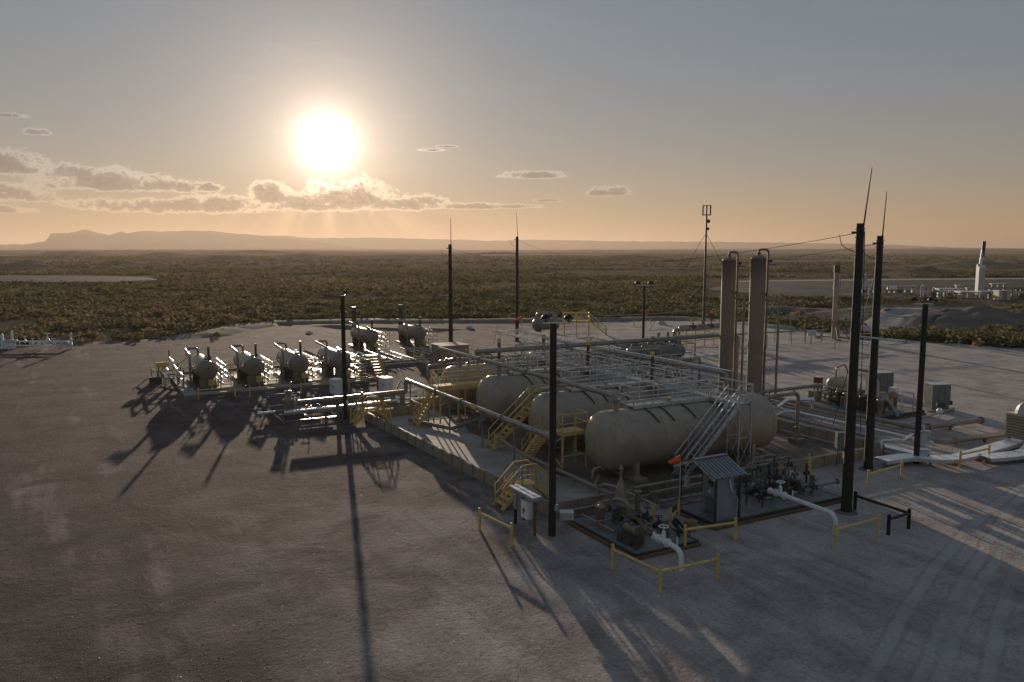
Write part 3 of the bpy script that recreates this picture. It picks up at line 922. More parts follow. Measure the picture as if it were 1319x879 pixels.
# ------------------------------------------------------------------ containment
WH = .62
LX, BY = 22.7, 26.6
mb = MB(); mb.box((LX / 2, BY / 2, .012 - .1), (LX - .02, BY - .02, .2)); structure('containment_floor', mb, 'concrete')
r_ = random.Random(4); mb = MB(); pl_ = []
for x_, y_, n_x, n_y in ((4.1, .25, 0, 1), (22.45, .25, 1, 0), (22.45, 26.3, 0, 1), (4.3, 26.3, 1, 0)):
    pl_.append((x_, y_))
edge_ = []
for (xa_, ya_), (xb_, yb_) in zip(pl_, pl_[1:] + pl_[:1]):
    for k in range(14): edge_.append((xa_ + (xb_ - xa_) * k / 14 + (r_.uniform(-.5, .5) if xa_ == xb_ or xa_ < 5 and xb_ < 5 else 0) * (xa_ < 6), ya_ + (yb_ - ya_) * k / 14, .018))
mb.add(edge_, [tuple(range(len(edge_)))]); structure('tank_bed', mb, 'soil')
def wall(p, q, label, n):
    p, q = Vector((*p, 0)), Vector((*q, 0)); L_ = (q - p).length; d = (q - p) / L_; rot = atan2(d.y, d.x)
    t = thing('containment_wall', label, 'wall', p)
    w = L_ / n
    mb = MB(); mb.box((p + d * w / 2) + Vector((0, 0, WH / 2 - .01)), (w - .05, .05, WH - .02), rot)
    a = part('panel', mb, 'wall', t)
    for k in range(1, n): part_copy(a, d * w * k)
    mb = MB(); mb.box(p + Vector((0, 0, WH / 2 + .01)), (.06, .11, WH + .02), rot)
    a = part('post', mb, 'tan_dark', t)
    for k in range(1, n + 1): part_copy(a, d * w * k)
    mb = MB(); mb.beam(p + Vector((0, 0, WH + .03)), q + Vector((0, 0, WH + .03)), .09, .04); part('top_rail', mb, 'wall', t)
    return t
wall((-.05, 0), (-.85, 23.9), 'long low tan panelled wall on the left side of the tank enclosure', 19)
wall((.08, 0), (LX - .08, 0), 'low tan panelled wall nearest the camera, running behind the pump skids', 18)
wall((LX, .08), (LX, BY - .08), 'low tan wall closing the right end of the tank enclosure', 20)
wall((-.80, 24.0), (3.5, 24.0), 'short brown wall at the far left corner of the tank enclosure', 4)
wall((3.58, 24.05), (3.58, BY - .05), 'brown return wall behind the farthest tank end', 2)
wall((3.66, BY), (LX - .1, BY), 'low tan wall closing the back of the tank enclosure behind the four tanks', 16)

# ------------------------------------------------------------------ the four horizontal tanks
TANKS = [(4.14, 1.96, 1.60, 'large tan horizontal tank nearest the camera, with grey stairs rising against its side'),
         (10.15, 1.96, 1.60, 'second tan horizontal tank, just behind the yellow access platform'),
         (17.4, 1.96, 1.60, 'third tan horizontal tank, behind the steep yellow stairs'),
         (23.6, 1.90, 1.52, 'farthest tan horizontal tank, behind the wide yellow platform')]
TA, TB = 5.0, 17.3
def head(R, n=8): return [(R * .5 * (1 - cos(pi / 2 * k / n)), max(1e-3, R * sin(pi / 2 * k / n))) for k in range(n + 1)]
for i, (b, z0, R, lab) in enumerate(TANKS):
    t = thing('horizontal_tank', lab, 'tank', ((TA + TB) / 2, b, 0), 'tan horizontal tanks inside the enclosure')
    L_ = TB - TA; hd = head(R)
    prof = hd + [(x, R) for x in np.linspace(R * .5 + 1, L_ - R * .5 - 1, 6)] + [(L_ - x, r) for x, r in reversed(hd)]
    mb = MB(); mb.lathe((TA, b, z0), (1, 0, 0), prof, 48); part('shell', mb, 'tan', t)
    for x in (TA + R * .5 + .02, TA + 3.6, TA + 6.2, TA + 8.8, TB - R * .5 - .02):
        mb = MB(); mb.ring((x, b, z0), (1, 0, 0), R, .018, 48, 4); part('weld_seam', mb, 'tan', t)
    for x in (TA + 2.0, TB - 2.0):
        mb = MB()
        for s_ in (-.82, .82): mb.box((x, b + s_ * R * .80, .55), (.30, .18, 1.1))
        mb.box((x, b, .45), (.26, R * 1.5, .9)); mb.box((x, b, .08), (.7, R * 2.0, .13))
        part('saddle', mb, 'tan', t)
    zt = z0 + R
    for x, r, h in ((TA + 1.4, .16, .55), (TA + 5.0, .10, .3), (TB - 1.2, .09, .3)):
        mb = MB(); mb.cyl((x, b, zt - .05), (x, b, zt + h), r, n=12); flange(mb, (x, b, zt + h), (0, 0, 1), r * 1.5, .04); part('nozzle', mb, 'tan', t)
    mb = MB(); mb.cyl((TB - 3.4, b, zt - .06), (TB - 3.4, b, zt + .22), .28, n=16); flange(mb, (TB - 3.4, b, zt + .24), (0, 0, 1), .36, .04); part('manway', mb, 'tan', t)
    mb = MB(); mb.tube([(TA + .15, b - .5, z0 - R * .75), (TA - .35, b - .5, z0 - R * .78), (TA - .35, b - .5, .15)], .07); part('drain', mb, 'tan', t)
    if i:
        h0 = zt - .05
        mb = MB(); mb.cyl((TA + 8.6, b, h0), (TA + 8.6, b, h0 + 1.7), .11, n=10); part('vent_stack', mb, 'dark', t)
        mb = MB(); mb.cyl((TA + 8.6, b, h0 + 1.7), (TA + 8.6, b, h0 + 2.0), .13, n=10); part('vent_cap', mb, 'yellow', t)
# vents seen above the far tank
for (x, y, h) in ((12.6, 29.2, 4.6),):
    t = thing('vent_pipe', 'short dark vent pipe with yellow top behind the farthest tank', 'pipe', (x, y, 0))
    mb = MB(); mb.cyl((x, y, 0), (x, y, h - .4), .13, n=10); part('pipe', mb, 'dark', t)
    mb = MB(); mb.cyl((x, y, h - .4), (x, y, h), .15, n=10); part('cap', mb, 'yellow', t)

# grey walkways on the tanks
def tank_walkway(b, zt, label, x0=7.3, x1=12.55):
    t = thing('tank_walkway', label, 'walkway', ((x0 + x1) / 2, b, zt), 'grey walkways on top of the tanks')
    y0, y1 = b - .35, b + .85; z = zt + .12
    n = 6
    for k in range(n):
        w = (x1 - x0) / n
        if k == 0:
            mb = MB(); mb.box((x0 + w / 2, (y0 + y1) / 2, z), (w - .02, y1 - y0, .05)); a = part('grating', mb, 'grating', t)
        else: part_copy(a, (w * k, 0, 0))
    mb = MB()
    for y in (y0, y1): mb.box(((x0 + x1) / 2, y, z - .02), (x1 - x0, .06, .2))
    part('edge_beam', mb, 'galv', t)
    mb = MB(); rails(mb, [(x1, y0, z), (x0, y0, z), (x0, y1, z), (x1, y1, z)]); part('handrail', mb, 'galv', t)
    for x in (x0 + .7, x0 + 1.7, x0 + 3.2):
        Rb = 1.66; zc_ = zt - 1.60
        mb = MB(); mb.tube([(x, y0, z - .1)] + [(x + .1 * j, b - Rb * cos(radians(a_)), zc_ + Rb * sin(radians(a_))) for j, a_ in enumerate((74, 60, 46, 36))], .04, 6, .02, 1); part('bracket', mb, 'dark', t)
    return t
tank_walkway(4.14, 3.56, 'grey railed walkway on top of the nearest tank')
tank_walkway(10.15, 3.56, 'grey railed walkway on top of the second tank from the camera')
tank_walkway(17.4, 3.56, 'grey railed walkway on top of the third tank from the camera')

# cross walkway over all tanks with the tall grey stair
t = thing('cross_walkway', 'long grey walkway crossing over the tank tops to the head of the grey stairs', 'walkway', (13, 9, 3.6))
ya, yb, xa, xb, z = 1.55, 25.0, 12.6, 13.55, 3.70
n = 18
for k in range(n):
    w = (yb - ya) / n
    if k == 0:
        mb = MB(); mb.box(((xa + xb) / 2, ya + w / 2, z), (xb - xa, w - .02, .05)); a = part('grating', mb, 'grating', t)
    else: part_copy(a, (0, w * k, 0))
mb = MB()
for x in (xa, xb): mb.box((x, (ya + yb) / 2, z - .04), (.06, yb - ya, .2))
part('edge_beam', mb, 'galv', t)
mb = MB(); rails(mb, [(xb, ya, z), (xb, yb, z)], post=1.5); part('handrail', mb, 'galv', t)
for y0_, y1_ in ((2.7, 3.7), (5.1, 9.7), (11.1, 16.9), (18.4, 25.0)):
    mb = MB(); rails(mb, [(xa, y0_, z), (xa, y1_, z)], post=1.5); part('handrail', mb, 'galv', t)
t = thing('stair_tower', 'tall grey steel stairs climbing the side of the nearest tank', 'stairs', (11, 2, 0))
stair(t, (8.7, 1.85, .05), (12.55, 1.85, 3.68), .85, 15, 'galv', 'grating', h=1.0, r=.032)
mb = MB()
for x in (12.62, 13.5):
    for y in (1.5, 2.35): mb.beam((x, y, 0), (x, y, 3.6), .07)
part('tower_leg', mb, 'galv', t)
mb = MB()
for y in (1.5, 2.35):
    mb.beam((12.62, y, .2), (13.5, y, 1.8), .04); mb.beam((13.5, y, .2), (12.62, y, 1.8), .04); mb.beam((12.62, y, 1.85), (13.5, y, 1.85), .05)
    mb.beam((12.62, y, 1.9), (13.5, y, 3.5), .04); mb.beam((13.5, y, 1.9), (12.62, y, 3.5), .04)
part('cross_brace', mb, 'galv', t)
mb = MB(); rails(mb, [(12.55, 1.45, z), (13.55, 1.45, z), (13.55, 2.4, z)], r=.03); part('landing_rail', mb, 'galv', t)

# yellow stairs and platforms
t = thing('access_platform', 'yellow railed platform on legs against the left end of the nearest tank', 'platform', (5.0, 6.7, 0))
z = 2.05
mb = MB(); mb.box((5.2, 6.75, z), (1.6, 1.15, .08)); mb.box((5.2, 6.16, z - .02), (1.6, .05, .22)); mb.box((4.4, 6.75, z - .02), (.05, 1.15, .22)); part('deck', mb, 'yellow', t)
mb = MB(); rails(mb, [(4.4, 6.6, z), (4.4, 6.18, z), (6.0, 6.18, z), (6.0, 7.3, z)], r=.035, post=.8); part('handrail', mb, 'yellow', t)
for x, y in ((4.42, 6.2), (5.98, 6.2), (4.42, 7.28), (5.98, 7.28)):
    mb = MB(); mb.beam((x, y, 0), (x, y, z), .09); part('leg', mb, 'yellow', t)
mb = MB(); mb.beam((4.42, 6.2, .8), (5.98, 6.2, .8), .06); mb.beam((4.42, 6.2, .1), (4.42, 7.28, .8), .06); mb.beam((4.42, 7.28, 1.2), (4.42, 6.2, 1.9), .06); part('brace', mb, 'yellow', t)
stair(t, (4.0, 9.4, .03), (4.0, 7.3, z), .75, 9, 'yellow', h=.95)
mb = MB(); mb.box((4.0, 6.95, z), (.8, .7, .06)); part('landing', mb, 'yellow', t)

t = thing('access_stairs', 'steep yellow stairs between the second and third tanks', 'stairs', (4.8, 12.3, 0))
stair(t, (3.0, 12.2, .03), (6.0, 12.2, 2.5), .8, 10, 'yellow', h=1.0, r=.036)
mb = MB(); mb.box((6.5, 12.2, 2.5), (1.0, 1.0, .08)); part('deck', mb, 'yellow', t)
mb = MB(); rails(mb, [(6.0, 12.7, 2.5), (7.0, 12.7, 2.5), (7.0, 11.75, 2.5), (6.0, 11.75, 2.5)], r=.036); part('handrail', mb, 'yellow', t)
for x in (6.05, 6.95):
    for y in (11.8, 12.65): mb = MB(); mb.beam((x, y, 0), (x, y, 2.5), .08); part('leg', mb, 'yellow', t)

t = thing('access_platform', 'wide yellow railed platform with stairs in front of the farthest tank', 'platform', (5, 20.6, 0))
z = 2.62
mb = MB(); mb.box((4.95, 20.35, z), (4.1, 1.25, .08)); mb.box((4.95, 19.7, z - .06), (4.1, .06, .34)); part('deck', mb, 'yellow', t)
mb = MB(); rails(mb, [(2.95, 19.7, z), (7.0, 19.7, z), (7.0, 20.95, z), (2.95, 20.95, z)], r=.034, post=1.0); part('handrail', mb, 'yellow', t)
mb = MB()
for k in range(4): mb.beam((3.0 + k, 19.7, z + .06), (4.0 + k, 19.7, z + 1.0), .03)
part('rail_brace', mb, 'yellow', t)
for x in (3.1, 5.0, 6.9):
    for y in (19.75, 20.9): mb = MB(); mb.beam((x, y, 0), (x, y, z), .08); part('leg', mb, 'yellow', t)
stair(t, (1.5, 20.35, .03), (3.05, 20.35, z - .05), .85, 10, 'yellow', h=.95)

def stile(x0, x1, y, zt, label):
    """step-over stairs across the wall"""
    t = thing('stepover_stairs', label, 'stairs', ((x0 + x1) / 2, y, 0), 'yellow step-over stairs on the containment wall')
    xm = (x0 + x1) / 2; a, b = xm - .38, xm + .38
    stair(t, (x0, y, .02), (a, y, zt), .8, 4, 'yellow', h=.95, r=.034)
    stair(t, (x1, y, .02), (b, y, zt), .8, 4, 'yellow', h=.95, r=.034)
    mb = MB(); mb.box((xm, y, zt + .02), (.8, .8, .06)); part('deck', mb, 'yellow', t)
    for s_ in (-.4, .4):
        mb = MB(); rails(mb, [(a, y + s_, zt), (b, y + s_, zt)], h=.97, r=.034); part('handrail', mb, 'yellow', t)
    return t
stile(-1.55, 1.35, 2.35, 1.0, 'yellow step-over stairs on the wall beside the meter rack')
stile(-2.15, .55, 22.85, .95, 'yellow step-over stairs at the far end of the left wall')

# ------------------------------------------------------------------ big pipe runs at the tanks
def run(name, label, segs, r, material='pipe', posts=(), bands=(), cat='pipe', flanges=(), post_mat=None, post_r=.05, group=None):
    """a pipe with supports, coloured bands and flanges"""
    p0 = segs[0]
    t = thing(name, label, cat, (p0[0], p0[1], 0), group)
    mb = MB(); mb.tube(segs, r, 10, r * 2.6); part('pipe', mb, material, t)
    for (x, y, z_) in posts:
        mb = MB(); mb.cyl((x, y, 0), (x, y, z_), post_r, n=6); mb.box((x, y, z_), (.3, .3, .05)); part('support', mb, post_mat or material, t)
    for p, q in bands:
        mb = MB(); mb.cyl(p, q, r * 1.06, n=10, caps=False); part('band', mb, 'yellow', t)
    for p, ax in flanges:
        mb = MB(); flange(mb, p, ax, r * 1.7, .05); part('flange', mb, material, t)
    return t
run('vapour_header', 'long grey overhead pipe with a yellow band passing the left ends of the tanks',
    [(2.75, 25.3, 1.5), (2.75, 25.3, 2.40), (2.75, 4.55, 2.40), (2.75, 4.55, .4)], .15, 'pipe', [(2.75, y, 2.25) for y in (24.4, 21.0, 17.4, 12.6, 8.6)],
    [((2.75, 14.0, 2.40), (2.75, 13.2, 2.40))], flanges=[((2.75, 19.5, 2.4), (0, 1, 0)), ((2.75, 15.4, 2.4), (0, 1, 0)), ((2.75, 10.0, 2.4), (0, 1, 0))])
run('tank_vent_header', 'grey overhead pipe joining the tops of the tanks',
    [(6.4, 27.5, 4.3), (6.4, 4.14, 4.3), (6.4, 4.14, 3.5)], .14, 'pipe', flanges=[((6.4, 20.2, 4.3), (0, 1, 0)), ((6.4, 13.6, 4.3), (0, 1, 0)), ((6.4, 4.14, 4.0), (0, 0, 1))])
for k, b in enumerate((10.15, 17.4, 23.6)):
    run('vent_branch', 'short pipe dropping from the overhead vent header to the top of the %s tank' % ('second', 'third', 'farthest')[k],
        [(6.4, b, 4.15), (6.4, b, 3.45)], .12, 'pipe_tan', flanges=[((6.4, b, 3.9), (0, 0, 1))])
run('vent_branch', 'grey pipe lying along the top of the second tank up to the vent header', [(4.9, 10.15, 3.62), (5.6, 10.15, 3.75), (9.2, 10.2, 4.2)], .10, 'pipe')
for k, (b, lab) in enumerate(((17.4, 'third'), (23.6, 'farthest'))):
    t = thing('relief_valve', 'relief valve cluster on top of the %s tank beside the vent header' % lab, 'valve', (7.2, b, 3.5))
    for j in range(3):
        mb = MB(); x = 7.1 + j * .75
        mb.cyl((x, b, 3.42), (x, b, 4.0), .09, n=8); valve(mb, (x, b, 4.15), .9); mb.tube([(x, b, 4.1), (x + .45, b, 4.1), (x + .45, b, 3.5)], .06)
        part('valve', mb, 'pipe_tan', t)
run('drain_line', 'low pipe inside the enclosure along the left ends of the tanks', [(4.2, 12.4, .3), (3.5, 12.2, .75), (3.5, 9.3, .45), (3.5, .35, .45)], .10, 'pipe_tan', [(3.5, y, .4) for y in (8.2, 6.0, 3.6, 1.4)])
run('drain_line', 'second thin pipe lying beside the low pipe on the enclosure floor', [(4.0, 9.0, .16), (4.0, .6, .16)], .06, 'pipe_tan')
run('drain_line', 'dark low pipe bending up to the third tank from the enclosure floor', [(1.5, 21.5, .22), (3.0, 17.6, .22), (4.1, 17.0, .7), (5.2, 17.0, .8)], .13, 'tan_dark')
run('drain_line', 'pipe on the enclosure floor along the near side of the nearest tank', [(9.0, .8, .25), (21.6, .8, .25), (21.6, 6.6, .25)], .07, 'pipe_tan')
run('pump_suction', 'tan pipe from the nearest tank over the near wall to the left pump skid', [(5.0, 3.6, .35), (3.6, 2.0, .35), (3.2, .5, .95), (3.0, -.6, 1.15), (3.0, -3.6, 1.1)], .07, 'pipe_tan', [(3.0, -3.4, 1.05)], post_mat='yellow')
t = run('tank_outlet', 'tan pipe loop rising at the right end of the nearest tank', [(17.0, 4.6, 3.0), (18.6, 4.6, 3.15), (20.6, 4.6, 3.15), (20.6, 4.6, .3)], .11, 'pipe_tan', flanges=[((20.6, 4.6, 1.0), (0, 0, 1))])
mb = MB(); mb.box((20.6, 4.6, .15), (.7, .7, .3)); part('footing', mb, 'tan_dark', t)

# ------------------------------------------------------------------ towers
def tower(x, y, h, r, label, side):
    t = thing('absorber_tower', label, 'tower', (x, y, 0), 'tall tan absorber towers')
    hd = head(r, 6)
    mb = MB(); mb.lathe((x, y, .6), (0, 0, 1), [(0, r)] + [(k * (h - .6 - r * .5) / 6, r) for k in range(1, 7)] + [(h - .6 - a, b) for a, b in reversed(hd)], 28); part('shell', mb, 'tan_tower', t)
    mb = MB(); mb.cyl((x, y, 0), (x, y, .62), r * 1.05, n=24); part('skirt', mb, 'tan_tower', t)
    for z_ in (2.8, 5.2, 7.6, 10.0):
        mb = MB(); mb.ring((x, y, z_), (0, 0, 1), r, .015, 28, 4); part('weld_seam', mb, 'tan_tower', t)
    ux, uy = cos(-AL), sin(-AL); dx, dy = ux * (r + .16), uy * (r + .16)
    mb = MB(); mb.tube([(x, y, h - .05), (x, y, h + .42), (x + dx, y + dy, h + .42), (x + dx, y + dy, .4)], .085, 8, .28, 6); part('downcomer', mb, 'tan_dark', t)
    mb = MB(); flange(mb, (x, y, h + .12), (0, 0, 1), .17, .06); part('flange', mb, 'tan_dark', t)
    ex, ey = x + ux * (r + .75 + side), y + uy * (r + .75 + side)
    mb = MB(); mb.tube([(x + ux * r * .9, y + uy * r * .9, 8.2), (ex, ey, 8.2), (ex, ey, .5)], .10, 8, .2); part('branch_pipe', mb, 'pipe_tan', t)
    mb = MB(); mb.cyl((x + dx, y + dy, h - .7), (x + dx + ux * .55, y + dy + uy * .55, h - .7), .035, n=6); mb.box((x + dx + ux * .2, y + dy + uy * .2, h - .45), (.2, .12, .22)); part('gauge', mb, 'dark', t)
    mb = MB(); mb.box((x + .1, y - r, 8.6), (.3, .12, .3)); part('nameplate', mb, 'tan_dark', t)
tower(26.6, 17.2, 11.35, .53, 'tall tan tower on the left of the pair, where the overhead pipe meets it', 0)
tower(26.97, 14.5, 11.55, .57, 'tall tan tower on the right of the pair, slightly thicker and nearer', .35)
run('tower_feed', 'large overhead pipe running left from the towers across the pipe racks',
    [(5.0, 18.1, 5.15), (28.6, 18.1, 5.15), (28.6, 18.1, .6)], .17, 'pipe', [(9, 18.9, 4.9), (16.5, 18.9, 4.9), (22.8, 18.5, 4.9)], flanges=[((20, 18.1, 5.15), (1, 0, 0)), ((12.2, 18.1, 5.15), (1, 0, 0))])
run('rack_pipe', 'grey overhead pipe slanting from the racks toward the left tower', [(15.6, 27, 4.6), (15.6, 5.6, 4.6), (15.6, 5.6, 3.4)], .12, 'pipe', [(15.6, 20.6, 4.5), (15.6, 13.8, 4.5)])
run('rack_pipe', 'thin bright pipe beside the overhead pipe that slants toward the left tower', [(15.95, 27, 4.72), (15.95, 5.6, 4.72)], .05, 'bright')

# ------------------------------------------------------------------ poles, masts and wires
def height_at(u_v_base, v_top):
    x, y = at(*u_v_base); Y = hypot(x - CAM[0], y - CAM[1]) * cos(atan2((x - CAM[0]) * cos(AL) - (y - CAM[1]) * sin(AL), (x - CAM[0]) * sin(AL) + (y - CAM[1]) * cos(AL)))
    k = (439.5 - v_top) / 1026
    return CAM[2] + (-sin(PITCH) + k * cos(PITCH)) / (cos(PITCH) + k * sin(PITCH)) * Y

def px_height(loc, v_top):
    dx, dy = loc[0] - CAM[0], loc[1] - CAM[1]
    Y = dx * sin(AL) + dy * cos(AL); k = (439.5 - v_top) / 1026
    return CAM[2] + (-sin(PITCH) + k * cos(PITCH)) / (cos(PITCH) + k * sin(PITCH)) * Y
RX, RY = cos(AL), -sin(AL)         # unit vector to the camera's right, on the ground

POLES = {}
def lightning_pole(key, base, vtop, vrod, lean, label, arm=None):
    x, y = at(*base); h = px_height((x, y), vtop)
    t = thing('lightning_pole', label, 'pole', (x, y, 0), 'tall dark lightning poles')
    mb = MB(); mb.cyl((x, y, -.3), (x, y, h), .25, .17, 14); part('pole', mb, 'black', t)
    mb = MB(); mb.lathe((x, y, -.02), (0, 0, 1), [(0, .55), (.05, .45), (.10, .28)], 14); part('base_collar', mb, 'mound', t)
    hr = px_height((x, y), vrod)
    mb = MB(); mb.cyl((x + .1 * RX, y + .1 * RY, h - .5), (x + (.1 + lean) * RX, y + (.1 + lean) * RY, hr), .045, .02, 6); part('lightning_rod', mb, 'dark', t)
    mb = MB()
    for z_ in (h - .25, h - .6): mb.ring((x, y, z_), (0, 0, 1), .205, .025, 12, 4)
    mb.box((x - .26 * RX, y - .26 * RY, h - .4), (.16, .16, .1)); part('clamp', mb, 'dark', t)
    mb = MB(); mb.tube([(x - .9 * RX, y - .9 * RY, h - .5), (x - .8 * RX, y - .8 * RY, h - 1.0), (x - .2 * RX, y - .2 * RY, h - 1.25)], .018, 5, .3); part('lead_wire', mb, 'rubber', t)
    if arm:
        v, s_, ln = arm; z_ = px_height((x, y), v)
        mb = MB(); mb.cyl((x, y, z_), (x + s_ * ln * RX, y + s_ * ln * RY, z_ - .25 * (ln > 1.5)), .05, .04, 7); part('arm', mb, 'galv', t)
        mb = MB(); mb.box((x + s_ * ln * RX, y + s_ * ln * RY, z_ - .25 * (ln > 1.5)), (.16, .3, .12), -AL); part('arm_end', mb, 'grey', t)
    POLES[key] = (x, y, h)
lightning_pole('p1', (1090, 660), 288, 216, .28, 'tallest dark timber pole with a leaning lightning rod, standing beside the black pipe barrier', (433, 1, 2.2))
lightning_pole('p2', (1118, 605), 304, 247, .12, 'dark pole with lightning rod, second tallest, at the right corner of the tank enclosure', (403, 1, 1.6))
lightning_pole('l1', (581, 470), 315, 281, 0.0, 'dark lightning pole behind the farthest tank, beside the tan block building', (381, -1, 1.1))
lightning_pole('l2', (666, 440), 305, 274, -.2, 'dark lightning pole farthest back, beyond the pipe racks', (379, -1, 1.4))

def overhead_wire(a, b, sag, label):
    A, B = POLES[a], POLES[b]
    p, q = Vector((A[0], A[1], A[2] - .4)), Vector((B[0], B[1], B[2] - .4))
    pts = [p.lerp(q, k / 24) - Vector((0, 0, sag * 4 * (k / 24) * (1 - k / 24))) for k in range(25)]
    mb = MB(); mb.tube(pts, .013, 5, .01, 1)
    single('overhead_wire', mb, 'rubber', label, 'wire', p)
overhead_wire('l1', 'p1', 1.6, 'thin sagging wire from the pole behind the farthest tank to the tallest pole')
overhead_wire('l2', 'p2', 2.2, 'thin sagging wire from the farthest pole to the pole at the enclosure corner')
def guy(key, to, label):
    A = POLES[key]; mb = MB(); mb.cyl((A[0] + .2 * RX, A[1] + .2 * RY, A[2] - .35), (to[0], to[1], 0), .02, n=5)
    single('guy_wire', mb, 'rubber', label, 'wire', (to[0], to[1], 0))
guy('p1', (25.0, 3.4), 'slack stay wire running down from the tallest pole behind its neighbour')
guy('p2', (25.5, 6.0), 'stay wire running down from the pole at the enclosure corner')
guy('l1', (12.0, 46.5), 'stay wire of the pole beside the tan block building')
guy('l2', (28.5, 61), 'stay wire of the farthest lightning pole')

def light_pole(base, vtop, label, heads, r=.16, k=1.0):
    x, y = at(*base); h = px_height((x, y), vtop)
    t = thing('light_pole', label, 'light pole', (x, y, 0), 'dark floodlight poles')
    mb = MB(); mb.cyl((x, y, -.2), (x, y, h), r, r * .9, 12); part('pole', mb, 'black', t)
    lo, hi = min(s_ for s_ in heads), max(s_ for s_ in heads)
    mb = MB(); mb.beam((x + (lo - .1) * RX, y + (lo - .1) * RY, h + .02), (x + (hi + .1) * RX, y + (hi + .1) * RY, h + .02), .07); part('crossarm', mb, 'galv', t)
    for s_ in heads:
        cx, cy = x + s_ * RX, y + s_ * RY
        mb = MB(); mb.cyl((cx, cy, h), (cx, cy, h + .22), .03, n=6); mb.lathe((cx, cy, h + .18), (.25, .35, 1), [(a_ * k, b_ * k) for a_, b_ in ((-.02, .01), (0, .18), (.05, .19), (.13, .15), (.19, .08), (.21, .01))], 12)
        o = part('floodlight', mb, 'steel_black', t)
        mb = MB(); mb.cyl((cx - .01, cy - .01, h + .15), (cx, cy, h + .165), .15, n=12); part('lens', mb, 'glass', o)
    mb = MB(); mb.box((x + .1, y - .18, 1.25), (.16, .08, .26)); part('junction_box', mb, 'galv', t)
    return t
light_pole((711, 690), 417, 'floodlight pole in the middle foreground, beside the meter rack', (-.32, .62))
light_pole((1180, 597), 392, 'floodlight pole on the right with white boxes low on its side', (-.62, .3))
light_pole((445, 540), 381, 'floodlight pole on the left, in front of the fourth heater', (.22,))
light_pole((828, 460), 368, 'distant floodlight pole behind the pipe racks, two lamps on its top', (-.72, .72), .15, 1.7)
x, y = at(1180, 597)
def box_thing(name, label, cat, c, d, material, rz=0.0, extras=(), group=None):
    """enclosure with door line, hinges and given extra parts"""
    t = thing(name, label, cat, (c[0], c[1], c[2] - d[2] / 2), group)
    mb = MB(); mb.box(c, d, rz); part('body', mb, material, t)
    cr, sr = cos(rz), sin(rz)
    def loc(px_, py_, pz_): return (c[0] + px_ * cr - py_ * sr, c[1] + px_ * sr + py_ * cr, c[2] + pz_)
    mb = MB(); mb.box(loc(0, -d[1] / 2 - .012, 0), (d[0] * .86, .02, d[2] * .86), rz); part('door', mb, material, t)
    mb = MB(); mb.box(loc(d[0] * .3, -d[1] / 2 - .035, 0), (.03, .03, d[2] * .2), rz); part('handle', mb, 'dark', t)
    mb = MB(); mb.box(loc(0, -.01, d[2] / 2 + .012), (d[0] + .05, d[1] + .07, .024), rz); part('rain_hood', mb, material, t)
    for nm, m_, dx, dy, dz, sx_, sy_, sz_ in extras:
        mb = MB(); mb.box(loc(dx, dy, dz), (sx_, sy_, sz_), rz); part(nm, mb, m_, t)
    return t
box_thing('junction_cabinet', 'white cabinet mounted on the right floodlight pole', 'cabinet', (x + .26, y - .22, 1.5), (.55, .3, .75), 'light_grey', -AL)
box_thing('junction_cabinet', 'lower grey cabinet under the white one on the right floodlight pole', 'cabinet', (x + .26, y - .22, .55), (.6, .4, .55), 'galv', -AL)
run('conduit', 'white curved conduit into the top of the cabinets on the right floodlight pole', [(x + .35, y - .1, 1.85), (x + .35, y - .1, 2.15), (x - .05, y + .12, 2.15)], .05, 'white')

# slender radio mast with antenna head
x, y = at(906, 426); h = px_height((x, y), 278)
t = thing('radio_mast', 'slim radio mast with a fork-shaped antenna head behind the left tower', 'mast', (x, y, 0))
mb = MB(); mb.cyl((x, y, 0), (x, y, h), .20, .13, 8); part('pole', mb, 'dark', t)
mb = MB()
for s_ in (-.55, 0, .55): mb.cyl((x + s_ * RX, y + s_ * RY, h), (x + s_ * RX, y + s_ * RY, h + 1.5), .11, n=6)
mb.beam((x - .6 * RX, y - .6 * RY, h + .1), (x + .6 * RX, y + .6 * RY, h + .1), .14); mb.beam((x - .6 * RX, y - .6 * RY, h + 1.45), (x + .6 * RX, y + .6 * RY, h + 1.45), .1); part('antenna', mb, 'dark', t)
mb = MB(); mb.sphere((x + .3 * RX, y + .3 * RY, h - .8), .28, 8); mb.sphere((x + .25 * RX, y + .25 * RY, h - 1.9), .22, 8); part('dish', mb, 'dark', t)
mb = MB()
for s_ in (-1, 1): mb.cyl((x, y, h - 2.5), (x + s_ * 8 * RX, y + s_ * 8 * RY, 0), .03, n=4)
part('guy_wire', mb, 'rubber', t)
c1 = at(735, 428)
mb = MB(); pts = [Vector((x, y, 3.3)).lerp(Vector((*c1, 2.6)), k / 10) - Vector((0, 0, .5 * 4 * k / 10 * (1 - k / 10))) for k in range(11)]
mb.tube(pts, .07, 5, .01, 1); single('overhead_cable', mb, 'pipe', 'long level cable from the radio mast to the distant yellow platform', 'cable', pts[0])

